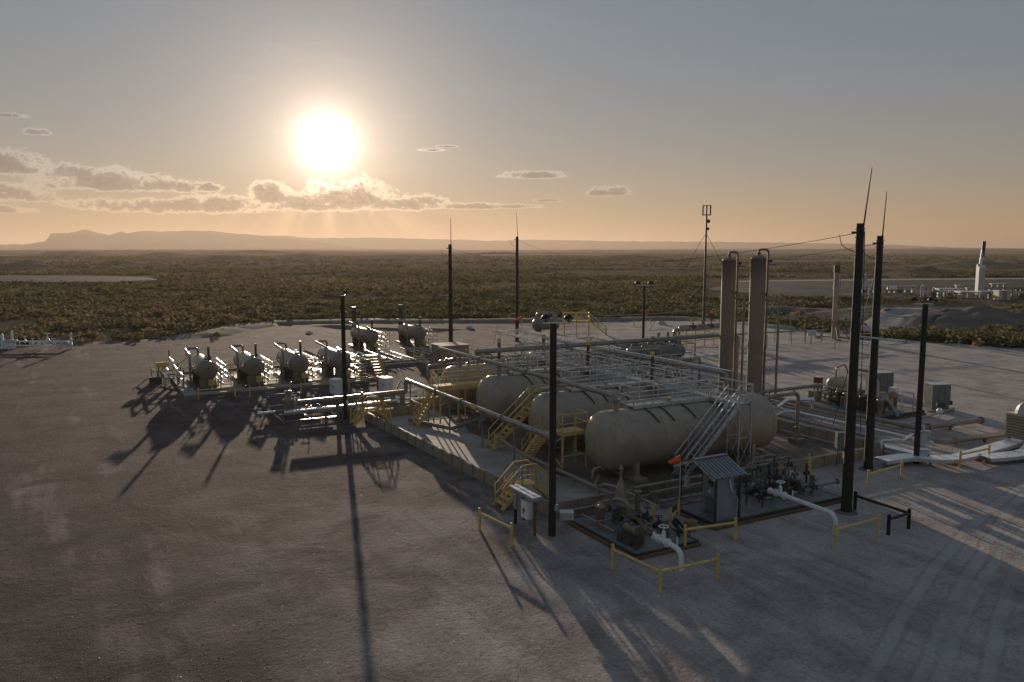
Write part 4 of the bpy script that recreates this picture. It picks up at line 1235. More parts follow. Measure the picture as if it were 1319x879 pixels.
# flare stack
x, y = at(1074, 437); h = px_height((x, y), 342)
t = thing('flare_stack', 'short tan flare stack with dark tip and splayed legs at the pad rim', 'stack', (x, y, 0))
mb = MB(); mb.cyl((x, y, 0), (x, y, h - .9), .34, .32, 14); part('stack', mb, 'tan', t)
mb = MB(); mb.cyl((x, y, h - .95), (x, y, h), .39, n=14); part('tip', mb, 'dark', t)
mb = MB(); mb.cyl((x + .5 * RX, y + .5 * RY, .5), (x + .5 * RX, y + .5 * RY, h - .3), .05, n=6); part('pilot_line', mb, 'pipe_tan', t)
for a in (2.2, 4.1, 5.6, .3):
    mb = MB(); mb.beam((x + cos(a) * 2.0, y + sin(a) * 2.0, 0), (x, y, 2.9), .14); mb.box((x + cos(a) * 2.0, y + sin(a) * 2.0, .1), (.5, .5, .2)); part('leg', mb, 'tan_dark', t)

# ------------------------------------------------------------------ pipe barriers
def barrier(pts, label, material='yellow', h=.95, r=.065, group='yellow pipe barriers'):
    t = thing('pipe_barrier', label, 'barrier', (pts[0][0], pts[0][1], 0), group)
    for x, y in pts:
        mb = MB(); mb.cyl((x, y, -.2), (x, y, h), r, n=10); mb.sphere((x, y, h), r, 8, .6); part('post', mb, material, t)
    for p, q in zip(pts, pts[1:]):
        mb = MB(); mb.cyl((*p, h * .80), (*q, h * .80), r * .85, n=10); part('rail', mb, material, t)
    return t
barrier([at(618, 683), at(659, 704)], 'yellow pipe barrier left of the meter rack')
barrier([at(789, 733), at(850, 763), at(924, 746)], 'yellow three-post barrier bent round the front white pipe')
barrier([at(882, 706), at(947, 696)], 'yellow pipe barrier in front of the small shed')
barrier([at(1075, 706), at(1131, 690)], 'yellow pipe barrier at the foot of the right white pipe')
barrier([at(1118, 630), at(1161, 617)], 'yellow pipe barrier near the second tall pole from the right')
barrier([at(1236, 603), at(1273, 595)], 'yellow pipe barrier in front of the white cable tray')
barrier([at(1101, 657), at(1170, 681), at(1144, 689)], 'black three-post pipe barrier beside the tallest pole', 'steel_black', .85, .075, None)
for (u0, v0, u1, v1), s_ in zip(((256, 515, 303, 511), (322, 512, 374, 508), (388, 507, 426, 503), (450, 501, 488, 497)), ('first', 'second', 'third', 'fourth')):
    barrier([at(u0, v0), at(u1, v1)], 'yellow pipe barrier in front of the %s heater from the left' % s_)
barrier([at(195, 485), at(203, 490)], 'short yellow and white barrier alone on the gravel at far left')
barrier([at(1075, 449), at(1098, 446)], 'distant yellow barrier by the flare stack legs')
barrier([at(1107, 438), at(1136, 436)], 'distant yellow barrier at the pad rim beyond the tallest pole')
barrier([at(817, 421), at(838, 419)], 'distant yellow barrier at the far pad rim left of the radio mast')
barrier([at(890, 419), at(912, 418)], 'distant yellow barrier around the foot of the radio mast')

# ------------------------------------------------------------------ row of line heaters
mb = MB(); mb.box((-3.2, 44.8, .06), (15.6, 10.4, .16)); structure('heater_slab', mb, 'concrete')
def heater(label, x, y, extra_stack=0.0, group='line heaters in a row on the concrete slab'):
    """horizontal heater on a skid, burner end towards the camera"""
    t = thing('line_heater', label, 'heater', (x, y, 0.14), group)
    R, zc, L_ = .82, 1.62, 6.3; z0 = .14
    hd = head(R * .999, 5)
    mb = MB(); mb.lathe((x, y + L_, z0 + zc), (0, -1, 0), [(a * .7, b) for a, b in hd] + [(1.6, R), (3.2, R), (L_ - .35, R), (L_ - .18, R * .93), (L_ - .06, R * .7), (L_, R * .35), (L_ + .01, .01)], 26); part('shell', mb, 'tan_heater', t)
    for yy in (y + .36, y + 2.4, y + 4.4):
        mb = MB(); mb.ring((x, yy, z0 + zc), (0, 1, 0), R, .03 if yy < y + 1 else .014, 26, 4); part('flange_ring' if yy < y + 1 else 'weld_seam', mb, 'tan_dark' if yy < y + 1 else 'tan_heater', t)
    mb = MB(); mb.box((x + .12, y + .02, z0 + zc + .36), (.42, .06, .05)); mb.cyl((x + .12, y + .06, z0 + zc + .2), (x + .12, y - .02, z0 + zc + .2), .16, n=12); part('burner_cover', mb, 'tan_dark', t)
    for yy in (y + .7, y + L_ - 1.0):
        mb = MB(); mb.box((x, yy, z0 + .52), (1.2, .22, 1.05)); part('saddle', mb, 'dark', t)
    mb = MB(); mb.box((x, y + L_ / 2, z0 + .09), (1.9, L_ + .6, .16)); part('skid', mb, 'dark', t)
    mb = MB(); mb.box((x, y + .1, z0 + .55), (1.3, .12, .8)); part('front_panel', mb, 'tan_dark', t)
    zt = z0 + zc + R
    mb = MB(); mb.tube([(x - .1, y + 5.0, zt - .05), (x - .1, y + 5.0, zt + .62), (x - 1.2, y + 5.0, zt + .62), (x - 1.2, y + 1.5, zt + .45), (x - 1.2, y + 1.5, .25)], .10, 8, .22); part('vent_line', mb, 'pipe', t)
    mb = MB(); mb.cyl((x + .25, y + .9, zt - .08), (x + .25, y + .9, zt + 1.0), .10, n=10); part('relief_stack', mb, 'dark', t)
    mb = MB(); mb.cyl((x + .25, y + .9, zt + 1.0), (x + .25, y + .9, zt + 1.22), .12, n=10); part('stack_cap', mb, 'yellow', t)
    if extra_stack:
        mb = MB(); mb.cyl((x - .1, y + L_ + .35, z0), (x - .1, y + L_ + .35, extra_stack), .30, .28, 12); part('fire_stack', mb, 'dark', t)
    mb = MB(); mb.box((x + .25, y - .42, z0 + .72), (.52, .3, .44)); part('control_box', mb, 'yellow', t)
    mb = MB(); mb.cyl((x + .25, y - .42, z0), (x + .25, y - .42, z0 + .5), .05, n=6); part('box_post', mb, 'yellow', t)
    # coil inlet and outlet pipes on the right, carried on yellow frames
    for j, (dx, dz) in enumerate(((1.15, .5), (1.15, 1.0), (1.45, 1.5), (1.45, 2.0), (1.8, .75), (1.8, 1.25))):
        mb = MB(); mb.tube([(x + dx, y + .0, z0 + dz), (x + dx, y + 5.0 + .15 * j, z0 + dz), (x + dx - .5, y + 5.0 + .15 * j, z0 + dz)], .075, 8); valve(mb, (x + dx, y + .5 + .3 * (j % 3), z0 + dz), .75, True, 'y'); part('coil_pipe', mb, 'bright', t)
    for yy in (y - .1, y + 1.3):
        mb = MB()
        for dx in (1.0, 2.05): mb.cyl((x + dx, yy, z0), (x + dx, yy, z0 + 2.2), .035, n=6)
        for dz in (.4, .85, 1.35, 1.85): mb.cyl((x + 1.0, yy, z0 + dz), (x + 2.05, yy, z0 + dz), .03, n=6)
        part('pipe_frame', mb, 'yellow', t)
    mb = MB()
    for k in range(4): mb.box((x + 1.5, y - .35 - .22 * k, z0 + 1.05 - .26 * k), (.7, .2, .04))
    part('step', mb, 'bright', t)
    mb = MB(); mb.cyl((x + .5, y + 1.8, zt - .15), (x + .5, y + 1.8, zt + .3), .07, n=8); mb.cyl((x + .2, y + 2.4, zt - .1), (x + .2, y + 2.4, zt + .25), .12, n=8); mb.cyl((x + .1, y + 1.5, zt - .1), (x + .1, y + 1.5, zt + .18), .15, n=8); part('nozzle', mb, 'pipe', t)
    mb = MB(); mb.cyl((x - .6, y + 1.0, z0 + zc), (x - 1.0, y + 1.0, z0 + zc), .06, n=6); mb.cyl((x - 1.0, y + 1.0, z0 + 1.0), (x - 1.0, y + 1.0, z0 + 2.0), .05, n=6); part('level_glass', mb, 'pipe', t)
    return t
HX = (-8.95, -5.05, -1.15, 2.75)
for k, s_ in enumerate(('leftmost line heater at the left corner of the slab', 'second line heater from the left', 'third line heater from the left', 'line heater behind the left floodlight pole')):
    heater('tan ' + s_ + ', yellow box on its front', HX[k], 41.0)
t = thing('inlet_manifold', 'bank of bright inlet pipes with yellow valve at the left end of the heater row', 'manifold', (-11.6, 46, 0))
for k, (dx, dz, ya_, yb_) in enumerate(((-11.9, 1.0, 44.5, 48.8), (-11.5, 1.2, 46.2, 50.5), (-10.9, 1.5, 45.2, 49), (-10.6, 1.1, 44.0, 47.0), (-11.0, 1.9, 47.5, 51), (-10.7, .7, 43.6, 46.2))):
    mb = MB(); mb.tube([(dx, yb_, dz - .6), (dx, yb_, dz), (dx, ya_, dz), (dx, ya_, .2)], .085, 8); part('pipe', mb, 'bright', t)
mb = MB(); mb.box((-11.7, 49.6, 1.45), (1.1, .5, .4)); mb.cyl((-11.7, 49.6, .2), (-11.7, 49.6, 1.3), .1, n=8); part('actuator', mb, 'yellow', t)
mb = MB(); mb.box((-12.5, 47.8, .3), (1.0, .5, .6)); part('pump_body', mb, 'dark', t)
for yy in (44.2, 46.5, 49):
    mb = MB(); mb.beam((-12.1, yy, 0), (-12.1, yy, 1.3), .08); mb.beam((-10.5, yy, 0), (-10.5, yy, 1.6), .08); mb.beam((-12.1, yy, .9), (-10.5, yy, .9), .07); part('frame', mb, 'dark', t)
run('slab_rail', 'bright pipe along the left rear edge of the heater slab', [(-11.2, 50.0, .55), (-9.7, 46.2, .55), (-9.7, 45.0, .55)], .06, 'bright')
t = run('heater_header', 'long low pipe running behind the row of heaters', [(-10.5, 46.8, .9), (9.0, 46.8, .9), (9.0, 52, .9)], .13, 'pipe', [(q, 46.8, .8) for q in (-7, -3.1, .8, 4.7, 8)])
run('heater_header', 'second thinner pipe beside the long low pipe behind the heaters', [(-10.5, 47.4, 1.3), (8.3, 47.4, 1.3), (8.3, 52, 1.3)], .08, 'bright', [(q, 47.4, 1.2) for q in (-7, -3.1, .8, 4.7)])
# two more heaters at the back
hb = [at(491, 454), at(553, 449)]
mb = MB(); mb.box((13.6, 57.0, .05), (17, 15.5, .12)); structure('heater_slab', mb, 'mound')
for k, (x, y) in enumerate(hb):
    heater('distant line heater with a tall dark stack, %s of the pair at the back' % ('left', 'right')[k], x - .8, y + .6, 4.9, 'distant line heaters with tall stacks')
for k in range(7):
    x0 = 8.3 + k * .75
    run('flow_line', ('%s bright flow line%s in the bank of pipes below the distant heaters' % (ORD[k], ' from the left' if k else '')),
        [(x0, 56.5, .4 + .12 * (k % 3)), (x0, 49.6 - .2 * k, .4 + .12 * (k % 3))], .075, 'bright', [(x0, 51, .4)], group='flow lines below the distant heaters')
for k in range(4):
    run('flow_line', ('%s grey flow line%s between the two distant heaters' % (ORD[k], ' from the left' if k else '')), [(14.6 + k * .8, 58.0, .5), (14.6 + k * .8, 50.6, .5)], .08, 'pipe', group='grey flow lines between the distant heaters')
run('flow_line', 'low pipe crossing in front of the distant heaters', [(5.4, 49.0, .25), (17.5, 49.4, .25)], .10, 'pipe')
run('flow_line', 'pale kerb pipe in front of the distant heater yard', [(5.2, 47.9, .14), (17.6, 48.3, .14)], .12, 'concrete')
t = thing('small_stairs', 'small yellow stairs at the right end of the fourth heater', 'stairs', (6.1, 43.3, 0)); stair(t, (6.1, 40.4, .03), (6.1, 42.6, 1.9), .8, 7, 'yellow', 'bright', h=.9)
mb = MB(); mb.box((6.1, 43.2, 1.9), (1.0, 1.1, .06)); part('deck', mb, 'yellow', t)
t = thing('small_stairs', 'small yellow steps at the near end of the flow line bank', 'stairs', (14.0, 49.3, 0)); stair(t, (13.3, 48.4, .03), (13.3, 49.4, .8), .9, 3, 'yellow', 'bright', h=.9)
for u, v in ((218, 465), (240, 462)):
    x, y = at(u, v); mb = MB(); mb.cyl((x, y, -.2), (x, y, 1.1), .06, n=8); mb.sphere((x, y, 1.1), .06, 8)
    single('marker_post', mb, 'red', 'thin red marker post standing on the gravel %s' % ('left of the heater slab' if u < 230 else 'just behind the leftmost heater'), 'post', (x, y, 0))

# ------------------------------------------------------------------ in front of the enclosure
# meter rack
t = thing('meter_rack', 'outdoor meter rack with pale channel roof beside the front step-over stairs', 'electrical rack', (-1.85, -.7, 0))
for y in (.12, -1.55):
    mb = MB(); mb.beam((-1.85, y, -.2), (-1.85, y, 1.62), .10, .10); part('post', mb, 'steel_black' if y > 0 else 'rust', t)
for dx in (-.13, .13):
    mb = MB(); mb.beam((-1.85 + dx, .35, 1.68), (-1.85 + dx, -1.75, 1.68), .17, .06); part('roof_channel', mb, 'bright', t)
mb = MB(); mb.beam((-1.85, .35, 1.58), (-1.85, -1.75, 1.58), .40, .13); part('roof_beam', mb, 'grey', t)
mb = MB(); mb.box((-1.80, -.42, .98), (.05, .5, 1.2)); mb.box((-1.88, -.42, .98), (.14, .42, 1.05)); part('backing_panel', mb, 'grey', t)
mb = MB(); mb.box((-1.96, -1.12, 1.02), (.30, .52, .72)); o = part('disconnect_box', mb, 'white', t)
mb = MB(); mb.box((-2.118, -1.08, 1.02), (.02, .15, .13)); mb.box((-2.118, -1.06, .88), (.02, .10, .05)); part('switch', mb, 'dark', o)
mb = MB(); mb.box((-1.95, -1.12, 1.395), (.36, .58, .03)); part('lid', mb, 'white', o)
mb = MB(); mb.box((-1.92, -.84, .95), (.18, .14, .95)); part('breaker_box', mb, 'dark', t)
mb = MB(); mb.box((-1.92, -.14, 1.1), (.2, .26, .62)); part('meter_box', mb, 'grey', t)
mb = MB(); mb.box((-1.55, -.15, .9), (.25, .34, .85)); part('rear_box', mb, 'light_grey', t)
for y in (-1.12, -.98):
    mb = MB(); mb.tube([(-1.93, y, .68), (-1.93, y, 0)], .03, 6); part('conduit', mb, 'galv', t)
box_thing('junction_cabinet', 'small pale box with louvred front beside the foot of the middle floodlight pole', 'cabinet', (-.25, -1.55, .62), (.55, .45, .30), 'light_grey', -AL)
mb = MB(); mb.cyl((-.25, -1.55, 0), (-.25, -1.55, .48), .05, n=8); single('stub_post', mb, 'grey', 'short grey post carrying the small pale box by the middle floodlight pole', 'post', (-.25, -1.55, 0))

def skid_base(t, x0, x1, y0, y1, z=.16, deck='skid'):
    mb = MB(); mb.box(((x0 + x1) / 2, (y0 + y1) / 2, z - .03), (x1 - x0 - .1, y1 - y0 - .1, .04)); part('deck', mb, deck, t)
    mb = MB()
    for y in (y0, y1): mb.beam((x0 - .05, y, z / 2), (x1 + .05, y, z / 2), .10, z + .02)
    for x in (x0, x1): mb.beam((x, y0 + .05, z / 2), (x, y1 - .05, z / 2), .10, z + .02)
    part('skid_beam', mb, 'dark', t)
    for a_, b_ in (((x0 - .2, y0 - .17, .05), (x1, y0 - .17, .05)), ((x0 - .17, y0 - .1, .05), (x0 - .17, y1, .05))):
        mb = MB(); mb.beam(a_, b_, .14, .12); part('edge_board', mb, 'rust', t)

# left pump skid with its valve tree
t = thing('metering_skid', 'dark skid crowded with a valve tree and bent pipes, left of the shed', 'skid', (1.8, -3.2, 0))
skid_base(t, .35, 3.5, -5.6, -.85)
mb = MB(); mb.lathe((2.35, -1.9, .16), (0, 0, 1), [(0, .26), (.5, .26), (.6, .32), (.66, .32), (.7, .26), (1.2, .24), (1.6, .16), (1.75, .08), (2.2, .07), (2.25, .12), (2.3, .05), (2.45, .03)], 12); part('filter_vessel', mb, 'pipe_tan', t)
mb = MB(); mb.tube([(1.75, -2.2, .2), (1.75, -2.2, 1.25), (1.95, -2.95, 1.25), (1.95, -2.95, .2)], .10, 8, .25); part('bent_pipe', mb, 'pipe_tan', t)
mb = MB(); mb.tube([(1.3, -1.6, .2), (1.3, -1.6, .95), (2.3, -1.6, .95)], .08, 8, .2); part('bent_pipe', mb, 'pipe_tan', t)
mb = MB(); mb.lathe((1.15, -2.1, .16), (0, 0, 1), [(0, .18), (.7, .18), (.75, .24), (.82, .24), (.85, .1), (1.05, .06)], 10); part('small_vessel', mb, 'pipe_tan', t)
mb = MB(); mb.lathe((2.9, -2.4, .16), (0, 0, 1), [(0, .12), (1.2, .12), (1.25, .17), (1.32, .17), (1.35, .05)], 10); part('small_vessel', mb, 'pipe_tan', t)
mb = MB(); mb.box((.98, -4.45, .36), (.7, .9, .36)); mb.box((.98, -4.45, .56), (.5, .7, .06)); part('pump_block', mb, 'dark', t)
mb = MB(); mb.cyl((.98, -4.85, .72), (.98, -4.1, .72), .17, n=12); mb.cyl((.98, -4.5, .8), (.98, -4.5, 1.0), .07, n=8); part('pump_head', mb, 'tan_dark', t)
mb = MB(); mb.cyl((1.6, -3.4, .55), (1.1, -4.0, .7), .22, n=12); mb.cyl((1.85, -3.1, .5), (1.6, -3.4, .55), .16, n=10); part('motor', mb, 'dark', t)
mb = MB(); mb.tube([(2.0, -2.9, .55), (1.55, -4.2, .95), (1.02, -5.4, .92), (.98, -5.75, .90)], .085, 8); part('discharge_pipe', mb, 'rust', t)
for p in ((1.75, -2.2, .75), (2.2, -3.4, .5), (2.8, -3.2, .5), (1.4, -3.0, .7), (2.6, -4.2, .45)):
    mb = MB(); valve(mb, p, .95, True, 'y'); part('valve', mb, 'dark', t)
for a, b in (((2.2, -1.2, .4), (2.2, -4.6, .4)), ((2.8, -1.0, .45), (2.8, -4.8, .45)), ((.8, -1.2, .35), (.8, -3.6, .35)), ((.6, -2.6, .5), (3.2, -2.6, .5)), ((1.3, -3.7, .4), (3.2, -3.7, .4))):
    mb = MB(); mb.cyl(a, b, .06, n=8); part('pipe', mb, 'pipe_tan', t)
mb = MB(); mb.sphere((1.35, -2.9, 1.05), .12, 8); part('gauge', mb, 'blue', t)
for p in ((.7, -5.2, .25), (2.4, -5.0, .25), (3.1, -4.9, .3)):
    mb = MB(); mb.beam((p[0], p[1], .1), (p[0], p[1], .55), .12); part('support', mb, 'dark', t)

def pigtail(x, y, L_, z, label, r=.10):
    """white blow-down pipe with gate valve, running out and down into the ground"""
    t = thing('white_pipe', label, 'pipe', (x, y - L_, 0), 'white bent pipes with hand wheels')
    mb = MB(); mb.tube([(x, y - .25, z), (x, y - L_, z - .04), (x, y - L_, -.15)], r, 12, .42, 6); part('pipe', mb, 'white', t)
    mb = MB(); valve(mb, (x, y, z), 1.25, True, 'y'); part('valve', mb, 'white', t)
    mb = MB(); mb.cyl((x, y + .22, z), (x, y + .55, z), r * .8, n=10); flange(mb, (x, y + .58, z), (0, 1, 0), r * 1.5, .06); part('flange', mb, 'white', t)
    mb = MB(); mb.cyl((x + .3, y - .45, z - .15), (x + .3, y - .45, z + .25), .03, n=6); part('bleed_valve', mb, 'white', t)
    return t
pigtail(1.15, -6.3, 1.05, .80, 'short white bent pipe with hand wheel at the front corner of the left skid')
pigtail(9.36, -4.5, 3.05, .92, 'long white bent pipe with hand wheel running out from the right skid')
mb = MB()
mb.box((2.75, -4.05 - .35, .38), (.28, .22, .76)); mb.box((2.75, -4.4, .78), (.34, .28, .05)); single('marker_box', mb, 'tan_dark', 'brown post box standing on the left skid deck near the short white pipe', 'box', (2.75, -4.4, 0))
mb = MB(); mb.cyl((4.35, -4.2, 0), (4.35, -4.2, .42), .27, .29, 14); mb.cyl((4.35, -4.2, .42), (4.35, -4.2, .44), .24, n=14)
single('drum', mb, mat('tan_drum', (.30, .19, .09), .7, 0, .2, 3), 'short tan drum standing by the left corner of the shed slab', 'drum', (4.35, -4.2, 0))
mb = MB(); mb.ring((3.7, -4.3, .30), (.5, -.4, .55), .42, .05, 20, 6); mb.ring((3.75, -4.32, .22), (.45, -.35, .8), .46, .05, 20, 6); mb.tube([(3.3, -4.6, .1), (2.9, -4.9, .06), (2.5, -5.5, .06)], .05, 6)
single('hose', mb, 'rubber', 'coiled black hose lying between the left skid and the tan drum', 'hose', (3.7, -4.3, 0))
t = thing('pipe_barrier', 'short yellow stanchion holding the black hose beside the windsock pole', 'barrier', (4.1, -3.4, 0), 'yellow pipe barriers')
for p in ((3.62, -3.75), (4.6, -3.1)):
    mb = MB(); mb.cyl((*p, -.1), (*p, .95), .045, n=8); part('post', mb, 'yellow', t)
mb = MB(); mb.cyl((3.62, -3.75, .55), (4.6, -3.1, .55), .035, n=6); part('rail', mb, 'yellow', t)

def windsock(x, y, h, label, length=.55):
    t = thing('windsock', label, 'windsock', (x, y, 0), 'orange windsocks on thin poles')
    mb = MB(); mb.cyl((x, y, 0), (x, y, h), .03, n=8); part('pole', mb, 'galv', t)
    mb = MB(); mb.cyl((x, y, 0), (x, y, .95), .045, n=8); part('pole_sleeve', mb, 'yellow', t)
    d = Vector((-RX, -RY, -.42)).normalized(); o = Vector((x, y, h - .02))
    prof = [(0, .15), (length * .3, .145), (length * .65, .11), (length, .075)]
    mb = MB(); mb.lathe(o, d, prof, 12); mb.lathe(o, d, [(a, b - .008) for a, b in prof], 12); part('sock', mb, 'orange', t)
    mb = MB(); mb.ring(o, d, .15, .012, 14, 4); part('hoop', mb, 'dark', t)
windsock(4.75, -3.0, 2.85, 'orange windsock on a thin pole in front of the tall grey stairs')
x, y = at(672, 470); windsock(x, y, px_height((x, y), 409), 'distant orange windsock beside the farthest lightning pole', .9)

# shed on the right skid
t = thing('equipment_skid', 'long grey skid deck carrying the shed and the right-hand pumps', 'skid', (9.5, -3.2, 0))
skid_base(t, 5.45, 13.4, -4.55, -1.85, .2)
for k in range(6):
    mb = MB(); mb.box((6.1 + k * 1.32, -3.2, .195), (1.28, 2.5, .012)) ; part('deck_plate', mb, 'skid', t)
SX0, SX1, SY0, SY1, EV, RG = 5.55, 6.95, -4.40, -2.10, 2.22, 2.75
t = thing('shelter_shed', 'small grey metal shelter with gable roof over a control panel', 'shed', ((SX0 + SX1) / 2, (SY0 + SY1) / 2, .2))
for x in (SX0, SX1):
    for y in (SY0, SY1): mb = MB(); mb.beam((x, y, .2), (x, y, EV), .09); part('post', mb, 'dark', t)
ym = (SY0 + SY1) / 2
nrib = 7
for s_, nm in ((-1, 'roof_panel'), (1, 'roof_panel')):
    for k in range(5):
        w = (SX1 - SX0 + .5) / 5; x = SX0 - .25 + w * (k + .5)
        ye = SY0 - .2 if s_ < 0 else SY1 + .2
        if k == 0:
            mb = MB(); mb.beam((x, ym, RG), (x, ye, EV - .03), w - .015, .035)
            for q in (-.5, 0): mb.beam((x + q * w * .9 + .02, ym, RG + .03), (x + q * w * .9 + .02, ye, EV), .03, .03)
            a = part('roof_panel', mb, 'roof', t)
        else: part_copy(a, (w * k, 0, 0))
mb = MB(); mb.beam((SX0 - .27, ym, RG + .03), (SX1 + .27, ym, RG + .03), .22, .03); part('ridge_cap', mb, 'roof', t)
for x in (SX0 - .25, SX1 + .25):
    mb = MB(); mb.beam((x, ym, RG - .06), (x, SY0 - .2, EV - .09), .03, .1); mb.beam((x, ym, RG - .06), (x, SY1 + .2, EV - .09), .03, .1); part('fascia', mb, 'galv', t)
mb = MB(); mb.box(((SX0 + SX1) / 2 - .1, SY0 + .06, 1.15), (.95, .04, 1.8)); part('side_sheet', mb, 'grey', t)
mb = MB(); mb.box((6.55, -3.35, 1.12), (.6, 1.1, 1.7)); o = part('control_cabinet', mb, 'grey', t)
mb = MB(); mb.box((6.235, -3.3, 1.42), (.03, .82, .82)); part('panel_door', mb, 'grey', o)
mb = MB(); mb.box((6.212, -3.38, 1.62), (.02, .34, .2)); mb.cyl((6.215, -3.42, 1.5), (6.20, -3.42, 1.5), .08, n=10); part('instrument', mb, 'dark', o)
mb = MB(); mb.box((6.212, -3.35, 1.2), (.015, .06, .15)); mb.box((6.212, -3.26, 1.2), (.015, .06, .15)); part('label_plate', mb, 'white', o)
mb = MB(); mb.box((6.235, -3.35, .62), (.03, .62, .6)); part('lower_door', mb, 'teal', o)
mb = MB(); mb.box((5.75, -2.3, 1.45), (.16, .2, .5)); part('gas_detector', mb, 'light_grey', t)
mb = MB(); mb.tube([(6.35, -4.38, 2.0), (6.35, -4.5, 1.6), (6.75, -4.5, 1.1), (6.75, -4.45, .25)], .035, 6); part('conduit', mb, 'galv', t)
mb = MB()
for x in (5.62, 6.9): mb.beam((x, SY1 + .03, .8), (x, SY1 + .03, 1.9), .03)
mb.beam((5.6, SY1, .85), (6.9, SY1, .85), .05); part('rear_rail', mb, 'dark', t)

# pumps and valves on the right half of that skid
R5 = random.Random(11)
def pump_set(x, y, label, k):
    t = thing('pump_set', label, 'pump', (x, y, .2), 'pumps on the right skid')
    mb = MB(); mb.box((x, y, .3), (.55, 1.3, .18)); part('base', mb, 'dark', t)
    mb = MB(); mb.cyl((x, y - .45, .62), (x, y + .05, .62), .20, n=12); part('motor', mb, 'dark', t)
    mb = MB(); mb.lathe((x, y + .2, .60), (0, 1, 0), [(0, .1), (.02, .24), (.22, .24), (.25, .1), (.4, .08)], 12); part('pump_casing', mb, 'pipe', t)
    mb = MB(); mb.tube([(x, y + .32, .75), (x, y + .32, 1.35 + .2 * k), (x + .4, y + .32, 1.35 + .2 * k), (x + .4, y + 1.0, 1.35 + .2 * k)], .06, 8); part('discharge_pipe', mb, 'pipe', t)
    mb = MB(); valve(mb, (x + .2, y + .32, 1.35 + .2 * k), .8); part('valve', mb, 'dark', t)
    return t
pump_set(10.0, -2.6, 'dark pump set on the right skid nearest the long white pipe valve', 0)
pump_set(11.0, -2.7, 'dark pump set in the middle of the right skid', 1)
pump_set(12.1, -2.6, 'dark pump set at the far right end of the right skid', 0)
t = thing('valve_manifold', 'cluster of dark valves, upright pipes and one blue filter on the right skid', 'manifold', (11, -2.2, .2))
for k in range(9):
    x = 9.7 + .42 * k; y = -2.05 - .35 * (k % 3); h = .9 + .9 * R5.random()
    mb = MB(); mb.cyl((x, y, .2), (x, y, h), .05, n=8); valve(mb, (x, y, h * .65), .7, True, 'x'); part('riser', mb, 'pipe' if k % 2 else 'dark', t)
mb = MB(); mb.lathe((11.35, -2.0, .3), (0, 0, 1), [(0, .13), (1.05, .13), (1.1, .17), (1.16, .17), (1.2, .02)], 12); part('blue_filter', mb, 'blue', t)
mb = MB(); mb.lathe((12.6, -3.5, .2), (0, 0, 1), [(0, .12), (.85, .12), (.88, .16), (.95, .16), (.98, .02)], 12); part('filter', mb, 'pipe', t)
mb = MB(); mb.tube([(10.2, -1.95, .3), (10.2, -1.95, 1.9), (11.7, -1.95, 1.9), (11.7, -1.95, .3)], .05, 8, .3); part('loop_pipe', mb, 'pipe', t)
mb = MB(); mb.tube([(10.0, -1.4, 1.0), (10.5, -1.4, 1.45), (13.2, -1.4, 1.45)], .05, 8); part('sloped_pipe', mb, 'pipe', t)
for y, z in ((-2.3, .5), (-2.9, .42), (-3.6, .45)):
    mb = MB(); mb.cyl((9.4, y, z), (13.2, y, z), .07, n=8); part('header_pipe', mb, 'pipe', t)
for k in range(4):
    mb = MB(); valve(mb, (9.9 + .9 * k, -3.6, .5), .85); part('valve', mb, 'dark', t)
for x, y in ((8.5, -3.3), (8.9, -3.9), (9.3, -3.3), (8.6, -2.6)):
    mb = MB(); mb.beam((x, y, .2), (x, y, .95), .06); mb.beam((x - .2, y, .95), (x + .2, y, .95), .06); part('pipe_stand', mb, 'dark', t)
mb = MB(); mb.cyl((12.9, -1.9, .75), (12.9, -1.9, .8), .45, n=16); mb.cyl((12.9, -1.9, .2), (12.9, -1.9, .75), .06, n=8); part('round_cover', mb, 'grey', t)
for k, (y, z) in enumerate(((-.35, .85), (-.6, .45), (-.9, .68), (-1.25, .3))):
    run('pipe_run', ('upper', 'lower inner', 'middle', 'lowest outer')[k] + ' pipe running along the outside of the near enclosure wall', [(4.2 + .3 * k, y, z), (13.6, y, z)], .075, 'pipe' if k % 2 else 'pipe_tan', [(5.2, y, z), (8.2, y, z), (11.2, y, z)])
for k, (y, z) in enumerate(((-.45, .35), (-.8, .5))):
    run('pipe_run', ('low', 'slightly higher')[k] + ' pipe between the left skid and the near enclosure wall', [(-.2, y, z), (3.9, y, z)], .06, 'pipe_tan')
x, y = 14.6, -1.6
t = thing('yellow_stanchion', 'yellow posts with a grey round cover at the right end of the right skid', 'barrier', (14.3, -1.6, 0))
for p in ((14.2, -2.0), (15.0, -1.2)): mb = MB(); mb.cyl((*p, 0), (*p, 1.35), .05, n=8); part('post', mb, 'yellow', t)
run('pipe_run', 'dark pipe with end flange beside the tallest pole', [(12.6, -4.9 + 1.4, .55), (14.4, -3.5, .55)], .09, 'pipe', flanges=[((14.4, -3.5, .55), (1, 0, 0))])
box_thing('control_cabinet', 'grey cabinet on a stand between the two tallest poles', 'cabinet', (18.3, -.55, 1.55), (.62, .35, .85), 'teal', -AL, [('stand', 'dark', -.22, 0, -.95, .06, .06, 1.1), ('stand', 'dark', .22, 0, -.95, .06, .06, 1.1)])
box_thing('valve_box', 'yellow-brown actuator box on legs by the second tallest pole', 'box', (18.0, -1.35, .88), (.62, .42, .38), mat('ochre_enamel', (.36, .21, .06), .55, 0, .15, 3), -AL, [('leg', 'dark', -.22, 0, -.52, .06, .06, .66), ('leg', 'dark', .22, 0, -.52, .06, .06, .66)])

